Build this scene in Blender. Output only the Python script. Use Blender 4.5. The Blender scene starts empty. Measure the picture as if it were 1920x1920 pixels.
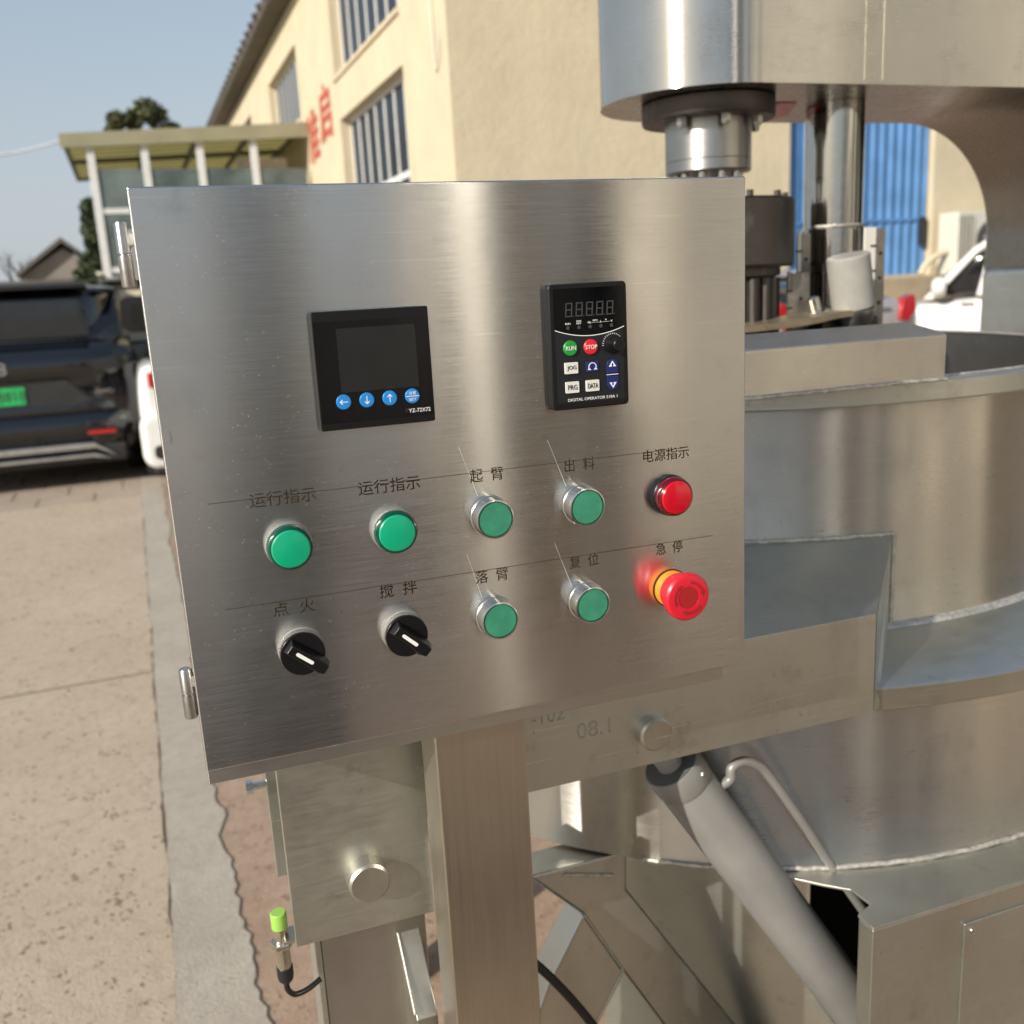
import bpy, bmesh, math, random
from mathutils import Vector, Matrix, Euler
from math import sin, cos, pi, radians as R
random.seed(7)
sc = bpy.context.scene
# ------------------------------------------------------------------ camera
CAM = Vector((0, 0, 1.47))
cd = bpy.data.cameras.new('camera'); cam = bpy.data.objects.new('camera', cd); sc.collection.objects.link(cam)
right = Vector((.99851, -.01243, -.05313)).normalized()
fwd = Vector((0, .97374, -.22773)).normalized()
right = (right - fwd*right.dot(fwd)).normalized()
up = right.cross(fwd)
m = Matrix((right, up, -fwd)).transposed().to_4x4(); m.translation = CAM
cam.matrix_world = m
cd.sensor_width = 36; cd.lens = 33.75; cd.clip_start = .02; cd.clip_end = 2000
cd.dof.use_dof = True; cd.dof.focus_distance = .66; cd.dof.aperture_fstop = 8.6
sc.camera = cam
# ------------------------------------------------------------------ world, sun, exposure
SAZ, SEL = R(-138), R(26)
w = bpy.data.worlds.new('World'); sc.world = w; w.use_nodes = True
wn = w.node_tree.nodes; wl = w.node_tree.links
sky = wn.new('ShaderNodeTexSky'); sky.sky_type = 'NISHITA'; sky.sun_disc = False
sky.sun_elevation = SEL; sky.sun_rotation = SAZ; sky.air_density = 1.3; sky.dust_density = 1.2; sky.ozone_density = 1.5
# low sky paler with ground haze, the same all the way round
tcw = wn.new('ShaderNodeTexCoord'); sx = wn.new('ShaderNodeSeparateXYZ'); wl.new(tcw.outputs['Generated'], sx.inputs[0])
hr = wn.new('ShaderNodeValToRGB'); hr.color_ramp.elements[0].position = 0; hr.color_ramp.elements[0].color = (.92, .92, .92, 1)
hr.color_ramp.elements[1].position = .75; hr.color_ramp.elements[1].color = (.28, .28, .28, 1)
e_ = hr.color_ramp.elements.new(.22); e_.color = (.55, .55, .55, 1)
wl.new(sx.outputs['Z'], hr.inputs[0])
hm = wn.new('ShaderNodeMix'); hm.data_type = 'RGBA'; wl.new(hr.outputs[0], hm.inputs[0]); wl.new(sky.outputs[0], hm.inputs[6]); hm.inputs[7].default_value = (3.7, 4.05, 4.6, 1)
wl.new(hm.outputs[2], wn['Background'].inputs[0]); wn['Background'].inputs[1].default_value = .108
sd = Vector((sin(SAZ)*cos(SEL), cos(SAZ)*cos(SEL), sin(SEL)))
sl = bpy.data.lights.new('sun', 'SUN'); sl.energy = 4.2; sl.angle = R(.53); sl.color = (1, .93, .82)
so = bpy.data.objects.new('sun', sl); sc.collection.objects.link(so)
so.rotation_euler = sd.to_track_quat('Z', 'Y').to_euler(); so.location = sd*30
vs = sc.view_settings; vs.view_transform = 'Standard'; vs.look = 'None'; vs.exposure = .35; vs.gamma = 1; vs.use_curve_mapping = False
sc.cycles.max_bounces = 8; sc.cycles.glossy_bounces = 5; sc.cycles.sample_clamp_indirect = 20
sc.cycles.use_denoising = True

# ------------------------------------------------------------------ frames
ANG_M = math.atan2(.3257405, .9454592)      # machine and cabinet
ANG_B = R(20.62)                            # building, yard and parked cars

# ------------------------------------------------------------------ materials
def newmat(name):
    m = bpy.data.materials.new(name); m.use_nodes = True
    n = m.node_tree.nodes; return m, n, m.node_tree.links, n['Principled BSDF']
def noise(n, l, scale, vec=(1, 1, 1), detail=4, rough=.55, coord='Object', loc=(0, 0, 0)):
    tc = n.new('ShaderNodeTexCoord'); mp = n.new('ShaderNodeMapping'); mp.inputs['Scale'].default_value = vec; mp.inputs['Location'].default_value = loc
    t = n.new('ShaderNodeTexNoise'); t.inputs['Scale'].default_value = scale; t.inputs['Detail'].default_value = detail; t.inputs['Roughness'].default_value = rough
    l.new(tc.outputs[coord], mp.inputs[0]); l.new(mp.outputs[0], t.inputs[0]); return t
def ramp(n, l, src, a, b, ca, cb):
    r = n.new('ShaderNodeValToRGB'); r.color_ramp.elements[0].position = a; r.color_ramp.elements[1].position = b
    r.color_ramp.elements[0].color = (*ca, 1) if not isinstance(ca, (int, float)) else (ca, ca, ca, 1)
    r.color_ramp.elements[1].color = (*cb, 1) if not isinstance(cb, (int, float)) else (cb, cb, cb, 1)
    l.new(src, r.inputs[0]); return r
def mix(n, l, fac, a, b, mode='MIX'):
    x = n.new('ShaderNodeMix'); x.data_type = 'RGBA'; x.blend_type = mode
    if isinstance(fac, float): x.inputs[0].default_value = fac
    else: l.new(fac, x.inputs[0])
    for i, v in ((6, a), (7, b)):
        if isinstance(v, tuple): x.inputs[i].default_value = (*v, 1)
        else: l.new(v, x.inputs[i])
    return x.outputs[2]
def bump(n, l, p, h, strength, dist):
    b = n.new('ShaderNodeBump'); b.inputs['Strength'].default_value = strength; b.inputs['Distance'].default_value = dist
    l.new(h, b.inputs['Height']); l.new(b.outputs[0], p.inputs['Normal']); return b
def plain(name, col, rough=.5, metal=0, coat=0, spec=.5, var=.12, vs_=8, bmp=0, bs=200, emit=None):
    m, n, l, p = newmat(name)
    t = noise(n, l, vs_, detail=5)
    c0 = tuple(max(0, c*(1-var)) for c in col); c1 = tuple(min(1, c*(1+var)) for c in col)
    r = ramp(n, l, t.outputs[0], .3, .7, c0, c1); l.new(r.outputs[0], p.inputs['Base Color'])
    rr = ramp(n, l, t.outputs[0], .3, .7, max(0, rough-.06), min(1, rough+.06)); l.new(rr.outputs[0], p.inputs['Roughness'])
    p.inputs['Metallic'].default_value = metal; p.inputs['Coat Weight'].default_value = coat; p.inputs['Specular IOR Level'].default_value = spec
    if bmp: bump(n, l, p, noise(n, l, bs, detail=3).outputs[0], bmp, .001)
    return m
def steel(name, col=(.60, .585, .55), rough=.3, aniso=.75, grain='h', gs=900, gstr=.25, smudge=.5, dust=0, blot=.12, tan=None, gc=.2, brushed=None, scuff=0):
    m, n, l, p = newmat(name); p.inputs['Metallic'].default_value = 1
    if grain == 'h': v = (34, 34, gs)
    elif grain == 'v': v = (gs, gs, 10)
    else: v = (60, 60, 60)
    g = noise(n, l, 1, v, 3, .6)
    s = noise(n, l, 3.2, (1, 1, 1.0), 5, .6); s2 = noise(n, l, 14, (1, 1, .7), 4, .65, loc=(3, 1, 7))
    c = ramp(n, l, s.outputs[0], .32, .68, tuple(x*(1-blot) for x in col), tuple(min(1, x*(1+blot*.6)) for x in col))
    c2 = mix(n, l, gc, c.outputs[0], ramp(n, l, g.outputs[0], .25, .75, .45, 1.0).outputs[0], 'MULTIPLY')
    c3 = mix(n, l, ramp(n, l, s2.outputs[0], .56, .74, 0, smudge*.5).outputs[0], c2, (.42, .38, .33))
    # thin handling scratches and small dark scuffs
    if scuff:
        for rot, sd_ in ((.55, 2), (-.9, 8)):
            tcs = n.new('ShaderNodeTexCoord'); ms = n.new('ShaderNodeMapping'); ms.inputs['Rotation'].default_value = (0, rot, 0); ms.inputs['Scale'].default_value = (9, 9, 700); ms.inputs['Location'].default_value = (sd_, 0, sd_)
            ts = n.new('ShaderNodeTexNoise'); ts.inputs['Scale'].default_value = 1; ts.inputs['Detail'].default_value = 1; l.new(tcs.outputs['Object'], ms.inputs[0]); l.new(ms.outputs[0], ts.inputs[0])
            gate = noise(n, l, 7, detail=2, loc=(sd_, 4, 1)); gm = n.new('ShaderNodeMath'); gm.operation = 'MULTIPLY'
            l.new(ramp(n, l, ts.outputs[0], .70, .76, 0, scuff).outputs[0], gm.inputs[0]); l.new(ramp(n, l, gate.outputs[0], .50, .62, 0, 1).outputs[0], gm.inputs[1])
            c3 = mix(n, l, gm.outputs[0], c3, (.88, .87, .84))
        dk = noise(n, l, 150, (1, 1, .6), 3, .7, loc=(6, 1, 2)); c3 = mix(n, l, ramp(n, l, dk.outputs[0], .68, .76, 0, scuff*.9).outputs[0], c3, (.14, .125, .10))
        pt = noise(n, l, 26, (1, 1, 1), 5, .7, loc=(1, 8, 3)); c3 = mix(n, l, ramp(n, l, pt.outputs[0], .60, .72, 0, scuff*.6).outputs[0], c3, (.30, .28, .24))
    # roughness: base + grain + handling marks
    a = n.new('ShaderNodeMath'); a.operation = 'MULTIPLY_ADD'; l.new(g.outputs[0], a.inputs[0]); a.inputs[1].default_value = .14; a.inputs[2].default_value = rough-.07
    b = n.new('ShaderNodeMath'); b.operation = 'MULTIPLY_ADD'; l.new(s2.outputs[0], b.inputs[0]); b.inputs[1].default_value = .25*smudge; l.new(a.outputs[0], b.inputs[2])
    if dust:
        tc = n.new('ShaderNodeTexCoord'); vo = n.new('ShaderNodeTexVoronoi'); vo.inputs['Scale'].default_value = 900
        l.new(tc.outputs['Object'], vo.inputs['Vector'])
        near = n.new('ShaderNodeMath'); near.operation = 'LESS_THAN'; l.new(vo.outputs['Distance'], near.inputs[0]); near.inputs[1].default_value = .17
        sep = n.new('ShaderNodeSeparateColor'); l.new(vo.outputs['Color'], sep.inputs[0])
        pick = n.new('ShaderNodeMath'); pick.operation = 'GREATER_THAN'; l.new(sep.outputs[0], pick.inputs[0]); pick.inputs[1].default_value = .955
        patch = noise(n, l, 22, detail=3); pk = n.new('ShaderNodeMath'); pk.operation = 'GREATER_THAN'; l.new(patch.outputs[0], pk.inputs[0]); pk.inputs[1].default_value = .50
        q = n.new('ShaderNodeMath'); q.operation = 'MULTIPLY'; l.new(near.outputs[0], q.inputs[0]); l.new(pick.outputs[0], q.inputs[1])
        q2 = n.new('ShaderNodeMath'); q2.operation = 'MULTIPLY'; l.new(q.outputs[0], q2.inputs[0]); l.new(pk.outputs[0], q2.inputs[1])
        c3 = mix(n, l, q2.outputs[0], c3, (.60, .58, .54))
        inv = n.new('ShaderNodeMath'); inv.operation = 'SUBTRACT'; inv.inputs[0].default_value = 1; l.new(q2.outputs[0], inv.inputs[1]); l.new(inv.outputs[0], p.inputs['Metallic'])
    l.new(c3, p.inputs['Base Color']); l.new(b.outputs[0], p.inputs['Roughness'])
    if grain in 'hv' and gstr: bump(n, l, p, g.outputs[0], gstr, .00006)
    if brushed:
        # fine scratches run along the sheet, so the surface tilts only up and down
        tcb = n.new('ShaderNodeTexCoord'); ws = []
        for kx in (1.0, 1.37, 2.11):
            vm = n.new('ShaderNodeVectorMath'); vm.operation = 'MULTIPLY'; l.new(tcb.outputs['Object'], vm.inputs[0]); vm.inputs[1].default_value = (kx*97, kx*53, kx*9973)
            wno = n.new('ShaderNodeTexWhiteNoise'); wno.noise_dimensions = '3D'; l.new(vm.outputs[0], wno.inputs['Vector']); ws.append(wno.outputs['Value'])
        def MT(op, a_, b_, c_=None):
            q = n.new('ShaderNodeMath'); q.operation = op
            for i_, v_ in enumerate((a_, b_, c_)):
                if v_ is None: continue
                if isinstance(v_, (int, float)): q.inputs[i_].default_value = v_
                else: l.new(v_, q.inputs[i_])
            return q.outputs[0]
        tri = MT('SUBTRACT', MT('ADD', ws[0], ws[1]), 1.0)
        wide = MT('MULTIPLY_ADD', MT('LESS_THAN', ws[2], brushed[2]), brushed[1]-brushed[0], brushed[0])
        tilt = MT('ADD', MT('MULTIPLY', tri, wide), MT('MULTIPLY', MT('SUBTRACT', g.outputs[0], .5), brushed[3]))
        geo = n.new('ShaderNodeNewGeometry'); sc_v = n.new('ShaderNodeVectorMath'); sc_v.operation = 'SCALE'; sc_v.inputs[0].default_value = (0, 0, 1); l.new(tilt, sc_v.inputs['Scale'])
        ad = n.new('ShaderNodeVectorMath'); ad.operation = 'ADD'; l.new(geo.outputs['Normal'], ad.inputs[0]); l.new(sc_v.outputs[0], ad.inputs[1])
        nm = n.new('ShaderNodeVectorMath'); nm.operation = 'NORMALIZE'; l.new(ad.outputs[0], nm.inputs[0]); l.new(nm.outputs[0], p.inputs['Normal'])
    if aniso:
        p.inputs['Anisotropic'].default_value = aniso
        cx = n.new('ShaderNodeCombineXYZ'); tv = tan or ((0, 0, 1) if grain == 'h' else (cos(ANG_M), sin(ANG_M), 0))
        for i in range(3): cx.inputs[i].default_value = tv[i]
        l.new(cx.outputs[0], p.inputs['Tangent'])
    return m
M = {}
M['door'] = steel('brushed_door_steel', (.67, .655, .625), .145, 1, 'h', 2400, .05, .45, dust=1, blot=.05, gc=.24, scuff=.30)
M['cab'] = steel('brushed_cabinet_steel', (.60, .575, .53), .30, .7, 'h', 1300, .25, .4)
M['post'] = steel('brushed_post_steel', (.62, .575, .49), .30, .6, 'v', 1100, .3, .3, blot=.15)
M['skirt'] = steel('kettle_wall_steel', (.66, .64, .59), .21, 1, 'h', 900, .03, .8, blot=.08, gc=.16, scuff=.40)
M['plate'] = steel('mill_finish_plate', (.595, .60, .545), .29, 0, 'h', 500, 0, 1.0, blot=.13, gc=.10, scuff=.60)
M['plate_dark'] = steel('mill_finish_plate_worn', (.52, .50, .435), .27, 0, 'h', 500, 0, 1.1, blot=.2, gc=.1, scuff=.7)
M['head'] = steel('head_casing_steel', (.64, .625, .58), .17, 1, 'h', 700, .02, .6, blot=.05, gc=.10, scuff=.35)
M['head_shade'] = steel('shaded_underside_steel', (.30, .285, .26), .20, 0, 'n', 100, 0, .6, blot=.08)  # underside darkened in colour to stand in for its dim reflections
M['bowl'] = steel('darkened_bowl_steel', (.20, .185, .165), .34, 0, 'n', 100, 0, .8, blot=.15)  # dark interior reflections put into the bowl colour
M['polish'] = steel('polished_steel', (.50, .49, .46), .06, 0, 'n', 100, 0, .3, blot=.08)
M['turned'] = steel('turned_steel', (.50, .49, .46), .25, .6, 'h', 700, .2, .9, blot=.2)
M['oily'] = steel('dark_oily_steel', (.12, .11, .10), .34, 0, 'n', 100, 0, 1.2, blot=.3)
M['weld'] = plain('weld_bead_metal', (.58, .555, .50), .50, .75, var=.3, vs_=160, bmp=.8, bs=260)
M['chrome'] = steel('satin_chrome', (.66, .65, .62), .20, 0, 'n', 100, 0, .3, blot=.05)
M['grey_paint'] = plain('grey_cylinder_paint', (.28, .275, .26), .42, .35, var=.1, vs_=12, bmp=.05, bs=300)
M['grey_dark'] = plain('dark_grey_end_paint', (.11, .115, .115), .55, .1, spec=.3)
M['black'] = plain('black_plastic', (.006, .006, .007), .36, spec=.3, bmp=.04, bs=900)
M['black_gloss'] = plain('gloss_black_front', (.003, .003, .004), .12, spec=.3, var=.3, vs_=30)
M['screen'] = plain('unlit_screen', (.012, .013, .014), .14, spec=.35, var=.25, vs_=14)
M['charcoal'] = plain('charcoal_faceplate', (.010, .012, .015), .42, spec=.35)
M['grip'] = plain('grey_knurled_ring', (.30, .295, .28), .45, .6, bmp=.7, bs=1400)
M['green_lens'] = plain('green_lamp_lens', (.0, .33, .17), .32, coat=.25, var=.03)
M['green_rim'] = plain('dark_green_lamp_rim', (.0, .055, .035), .25, coat=.3, var=.1)
M['green_cap'] = plain('muted_green_cap', (.035, .22, .13), .45, var=.14, vs_=120)
M['red_lens'] = plain('red_lamp_lens', (.50, .0, .012), .22, coat=.4, var=.05)
M['red_rim'] = plain('dark_red_lamp_rim', (.09, .0, .006), .22, coat=.4, var=.1)
M['red'] = plain('red_stop_plastic', (.58, .010, .028), .36, coat=.1, var=.05, vs_=60)
M['red_deep'] = plain('deep_red_insert', (.33, .012, .014), .4, var=.05)
M['orange'] = plain('orange_collar', (.88, .25, .015), .42, var=.05)
M['white_print'] = plain('white_print', (.78, .78, .76), .5, var=.04)
M['dim_print'] = plain('dim_segment_print', (.045, .047, .045), .5, var=.1)
M['etch'] = plain('dark_brown_etching', (.055, .038, .018), .42, .95, var=.35, vs_=260)
M['etch_pale'] = plain('faded_brown_etching', (.09, .068, .038), .42, .95, var=.2, vs_=260)
M['pencil'] = plain('faint_marker_writing', (.40, .385, .345), .55, .5, var=.15, vs_=200)
M['blue_key'] = plain('bright_blue_key', (.01, .22, .62), .35, coat=.2, var=.05)
M['navy_key'] = plain('navy_key', (.008, .016, .13), .4, var=.05)
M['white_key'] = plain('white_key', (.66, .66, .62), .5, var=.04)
M['dark_print'] = plain('dark_key_print', (.02, .02, .02), .5)
M['run_green'] = plain('green_run_key', (.01, .26, .03), .4, var=.05)
M['stop_red'] = plain('red_stop_key', (.62, .01, .03), .4, var=.05)
M['lime'] = plain('lime_green_sensor_cap', (.30, .55, .10), .4, var=.1)
M['nickel'] = plain('nickel_sensor_body', (.62, .58, .50), .25, 1, var=.15, vs_=90)
M['satin'] = plain('satin_glint_steel', (.80, .77, .72), .50, 1, var=.03)
M['rubber'] = plain('black_rubber', (.012, .012, .012), .5)
M['cable'] = plain('black_cable_sheath', (.01, .01, .01), .35)
M['tan_metal'] = plain('tan_worn_bar', (.34, .28, .20), .42, .7, var=.2, vs_=40)
M['cup'] = plain('grey_white_dusty_paint', (.34, .33, .30), .42, var=.1, vs_=30)
M['strip_white'] = plain('bright_white_strip', (.74, .72, .64), .5, var=.05)
M['perf'] = plain('perforated_strip_metal', (.28, .265, .24), .45, .8, var=.2, vs_=60)
M['shade_black'] = plain('black_shade_fill', (.008, .008, .008), .8)  # black for shade inside the box and in the strip slots
# building, cars
def plaster(name, col, var, sc_=1.2, stain=(.5, .45, .36)):
    m, n, l, p = newmat(name)
    a = noise(n, l, sc_, detail=7, rough=.62); b = noise(n, l, sc_*3.1, (1, 1, .45), 6, .65, loc=(5, 2, 9))
    c = ramp(n, l, a.outputs[0], .33, .67, tuple(x*(1-var) for x in col), tuple(min(1, x*(1+var)) for x in col))
    c2 = mix(n, l, ramp(n, l, b.outputs[0], .55, .78, 0, .35).outputs[0], c.outputs[0], stain)
    l.new(c2, p.inputs['Base Color']); p.inputs['Roughness'].default_value = .9
    bump(n, l, p, noise(n, l, 9, detail=8, rough=.7).outputs[0], .5, .03); return m
M['wall'] = plaster('cream_plaster', (.60, .515, .36), .07)
M['wall_pale'] = plaster('pale_plaster', (.60, .55, .46), .06)
M['wall_gable'] = M['wall']
M['roof'] = plain('dark_roof_tile', (.09, .075, .06), .8, var=.35, vs_=3, bmp=.5, bs=20)
M['frame_white'] = plain('white_window_frame', (.70, .70, .68), .5, var=.05)
M['glass_dark'] = plain('dark_window_glass', (.025, .035, .05), .35, spec=.12, var=.4, vs_=.8)
M['red_char'] = plain('faded_red_paint_letters', (.40, .085, .05), .8, var=.35, vs_=6)
M['blue_door'] = plain('blue_painted_sheet', (.09, .225, .46), .5, var=.18, vs_=2.5)
M['concrete_ledge'] = plaster('loading_ledge_concrete', (.38, .30, .20), .15)
M['ac'] = plain('cream_appliance_shell', (.62, .60, .52), .5, var=.05)
M['ac_dark'] = plain('dark_coil', (.06, .06, .055), .7)
M['porch_dark'] = plain('dark_olive_rafter', (.12, .115, .08), .6)
M['porch_metal'] = plain('white_porch_metal', (.60, .62, .62), .45, var=.06)
M['porch_panel'] = plain('olive_tinted_roof_sheet', (.27, .26, .17), .55, var=.12, vs_=1.5)
M['porch_soffit'] = plain('pale_yellow_soffit_sheet', (.62, .58, .36), .6, var=.08, vs_=1.5)
m, n, l, p = newmat('pale_translucent_sheet'); t_ = n.new('ShaderNodeBsdfTranslucent'); t_.inputs[0].default_value = (.72, .68, .42, 1); mx = n.new('ShaderNodeMixShader'); mx.inputs[0].default_value = .6
p.inputs['Base Color'].default_value = (.60, .57, .36, 1); l.new(p.outputs[0], mx.inputs[1]); l.new(t_.outputs[0], mx.inputs[2]); l.new(mx.outputs[0], n['Material Output'].inputs[0]); M['porch_soffit'] = m
M['porch_glass'] = plain('grey_green_porch_glass', (.10, .13, .125), .1, var=.5, vs_=1.1)
M['curtain'] = plain('pale_curtain', (.55, .50, .40), .9)
M['black_car'] = plain('black_car_paint', (.004, .005, .007), .09, coat=.8, spec=.5, var=.1)
M['white_car'] = plain('white_car_paint', (.78, .78, .75), .28, coat=.8, var=.02)
M['brown_car'] = plain('dark_brown_car_paint', (.05, .038, .026), .12, coat=.5, var=.1)
M['cream_car'] = plain('cream_car_trim', (.66, .60, .44), .35, coat=.3, var=.03)
M['silver_car'] = plain('silver_grey_car_paint', (.50, .47, .47), .25, .5, coat=.8, var=.03)
M['car_glass'] = plain('dark_car_glass', (.012, .014, .016), .05, coat=.5, var=.2)
M['car_trim'] = plain('black_car_trim', (.02, .02, .02), .5)
M['car_silver'] = plain('satin_silver_trim', (.55, .54, .52), .3, .9)
M['tail_red'] = plain('red_tail_lamp', (.38, .01, .015), .15, coat=.6, var=.1)
M['plate_green'] = plain('green_number_plate', (.02, .42, .12), .45, var=.25, vs_=12)
M['tyre'] = plain('tyre_rubber', (.02, .02, .02), .8)
M['rim'] = plain('alloy_rim', (.45, .45, .45), .3, .9)
M['dark_band_green'] = plain('dark_band_green_paint', (.03, .045, .035), .45, var=.15)
M['far_brick'] = plain('far_grey_brick', (.26, .235, .20), .9, var=.2, vs_=1)
M['far_roof'] = plain('far_dark_tiles', (.13, .12, .11), .85, var=.2, vs_=1)
M['bark'] = plain('grey_brown_bark', (.11, .085, .06), .9, var=.3, vs_=6)
M['wire'] = plain('pale_wire_sheath', (.60, .62, .64), .5)
def leafmat(name, a, b):
    m, n, l, p = newmat(name)
    g = n.new('ShaderNodeNewGeometry'); r = ramp(n, l, g.outputs['Random Per Island'], 0, 1, a, b)
    l.new(r.outputs[0], p.inputs['Base Color']); p.inputs['Roughness'].default_value = .6
    return m
M['leaf'] = leafmat('dry_green_leaves', (.035, .055, .02), (.12, .12, .05))
M['leaf_dark'] = leafmat('dark_evergreen_leaves', (.02, .04, .015), (.07, .085, .035))
def ground_mat(name, ca, cb, cc, pit=0, big=1.0, pitcol=(.13, .09, .06), cracks=False):
    m, n, l, p = newmat(name)
    a = noise(n, l, 1.3*big, detail=8, rough=.62); b = noise(n, l, 24, detail=6, rough=.7, loc=(3, 3, 1)); f = noise(n, l, 160, detail=3, rough=.7)
    c = ramp(n, l, a.outputs[0], .35, .65, ca, cb)
    c1 = mix(n, l, ramp(n, l, b.outputs[0], .45, .72, 0, .6).outputs[0], c.outputs[0], cc)
    c2 = mix(n, l, .55, c1, ramp(n, l, f.outputs[0], .3, .7, .62, 1.0).outputs[0], 'MULTIPLY')
    h = f.outputs[0]
    if pit:
        v = n.new('ShaderNodeTexVoronoi'); tc = n.new('ShaderNodeTexCoord'); v.inputs['Scale'].default_value = 44; v.inputs['Randomness'].default_value = 1
        mp = n.new('ShaderNodeMapping'); l.new(tc.outputs['Object'], mp.inputs[0])
        dn = noise(n, l, 70, detail=3); ad = n.new('ShaderNodeVectorMath'); ad.operation = 'MULTIPLY_ADD'
        l.new(dn.outputs['Color'], ad.inputs[0]); ad.inputs[1].default_value = (.03, .03, .03); l.new(mp.outputs[0], ad.inputs[2]); l.new(ad.outputs[0], v.inputs['Vector'])
        big_ = noise(n, l, 11, detail=5, rough=.6, loc=(9, 4, 2))
        thr = ramp(n, l, big_.outputs[0], .38, .68, .04, .46)
        lt = n.new('ShaderNodeMath'); lt.operation = 'SUBTRACT'; l.new(thr.outputs[0], lt.inputs[0]); l.new(v.outputs['Distance'], lt.inputs[1])
        k = ramp(n, l, lt.outputs[0], 0, .10, 0, pit)
        c2 = mix(n, l, k.outputs[0], c2, pitcol)
        su = n.new('ShaderNodeMath'); su.operation = 'MULTIPLY_ADD'; l.new(k.outputs[0], su.inputs[0]); su.inputs[1].default_value = -1.4; l.new(f.outputs[0], su.inputs[2]); h = su.outputs[0]
    l.new(c2, p.inputs['Base Color']); p.inputs['Roughness'].default_value = .92
    bump(n, l, p, h, .6, .006)
    return m
M['slab'] = ground_mat('worn_beige_concrete', (.53, .42, .305), (.59, .485, .365), (.38, .295, .205), pit=.75)
M['strip'] = ground_mat('smooth_grey_cement', (.46, .40, .325), (.53, .47, .385), (.34, .29, .235), big=3)
M['dirt'] = ground_mat('rough_red_brown_concrete', (.40, .275, .19), (.48, .35, .25), (.26, .165, .11), pit=.5, big=2)
M['paver'] = ground_mat('brown_paving', (.40, .325, .25), (.48, .395, .31), (.29, .23, .175), big=2)
M['far_ground'] = ground_mat('yard_concrete', (.42, .355, .275), (.50, .43, .335), (.34, .28, .215))

# ------------------------------------------------------------------ object helpers
def link(o): sc.collection.objects.link(o); return o
def thing(name, label, cat, loc, rz, group=None):
    o = link(bpy.data.objects.new(name, None)); o.location = loc; o.rotation_euler = (0, 0, rz)
    o['label'] = label; o['category'] = cat
    if group: o['group'] = group
    o['_b'] = [0., 0., 0.]
    return o
BASE = {}
def root(name, label, cat, base, ang, group=None):
    """Empty at machine/building coordinates base; children verts are given in the same coordinates."""
    c, s = cos(ang), sin(ang); x, y, z = base
    o = link(bpy.data.objects.new(name, None)); o.location = (c*x-s*y, s*x+c*y, z); o.rotation_euler = (0, 0, ang)
    o['label'] = label; o['category'] = cat
    if group: o['group'] = group
    BASE[o.name] = Vector(base); return o
def finish(bm, bev=0, seg=2, ang=35):
    pass
def obj(name, bm, mat, parent=None, bevel=0, seg=2, smooth=35, label=None, kind=None, base=None, frame=0):
    if not isinstance(bm, bmesh.types.BMesh): me = bm
    else:
        bmesh.ops.remove_doubles(bm, verts=bm.verts, dist=1e-6)
        bmesh.ops.recalc_face_normals(bm, faces=bm.faces)
        b = base if base is not None else (BASE.get(top(parent).name, Vector((0, 0, 0))) if parent else Vector((0, 0, 0)))
        bmesh.ops.translate(bm, verts=bm.verts, vec=-Vector(b))
        me = bpy.data.meshes.new(name); bm.to_mesh(me); bm.free()
        me.materials.append(M[mat] if isinstance(mat, str) else mat)
        if smooth:
            for p in me.polygons: p.use_smooth = True
            me.set_sharp_from_angle(angle=R(smooth))
    o = link(bpy.data.objects.new(name, me))
    if parent: o.parent = parent
    if bevel:
        md = o.modifiers.new('bevel', 'BEVEL'); md.width = bevel; md.segments = seg; md.limit_method = 'ANGLE'; md.angle_limit = R(30); md.harden_normals = True
    if label: o['label'] = label
    if kind: o['kind'] = kind
    return o
def top(o):
    while o.parent: o = o.parent
    return o
def NB(): return bmesh.new()
def box(bm, x0, x1, y0, y1, z0, z1):
    v = [bm.verts.new((x, y, z)) for x in (x0, x1) for y in (y0, y1) for z in (z0, z1)]
    for f in ((0, 1, 3, 2), (4, 6, 7, 5), (0, 4, 5, 1), (2, 3, 7, 6), (0, 2, 6, 4), (1, 5, 7, 3)): bm.faces.new([v[i] for i in f])
    return v
def B(*a): bm = NB(); box(bm, *a); return bm
def prism(bm, pts, a, b, axis='y'):
    """pts 2D outline; extruded from a to b along axis (y: pts are x,z; z: pts are x,y; x: pts are y,z)."""
    mk = {'y': lambda p, t: (p[0], t, p[1]), 'z': lambda p, t: (p[0], p[1], t), 'x': lambda p, t: (t, p[0], p[1])}[axis]
    A = [bm.verts.new(mk(p, a)) for p in pts]; Bv = [bm.verts.new(mk(p, b)) for p in pts]; n = len(pts)
    bm.faces.new(A); bm.faces.new(list(reversed(Bv)))
    for i in range(n): bm.faces.new((A[i], A[(i+1) % n], Bv[(i+1) % n], Bv[i]))
def PR(pts, a, b, axis='y'): bm = NB(); prism(bm, pts, a, b, axis); return bm
def rrect(cx, cz, w_, h_, r, n=6):
    o = []
    for sx, sz, a0 in ((1, 1, 0), (-1, 1, 90), (-1, -1, 180), (1, -1, 270)):
        for i in range(n+1):
            a = R(a0+90*i/n); o.append((cx+sx*(w_/2-r)+r*cos(a), cz+sz*(h_/2-r)+r*sin(a)))
    return o
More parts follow.
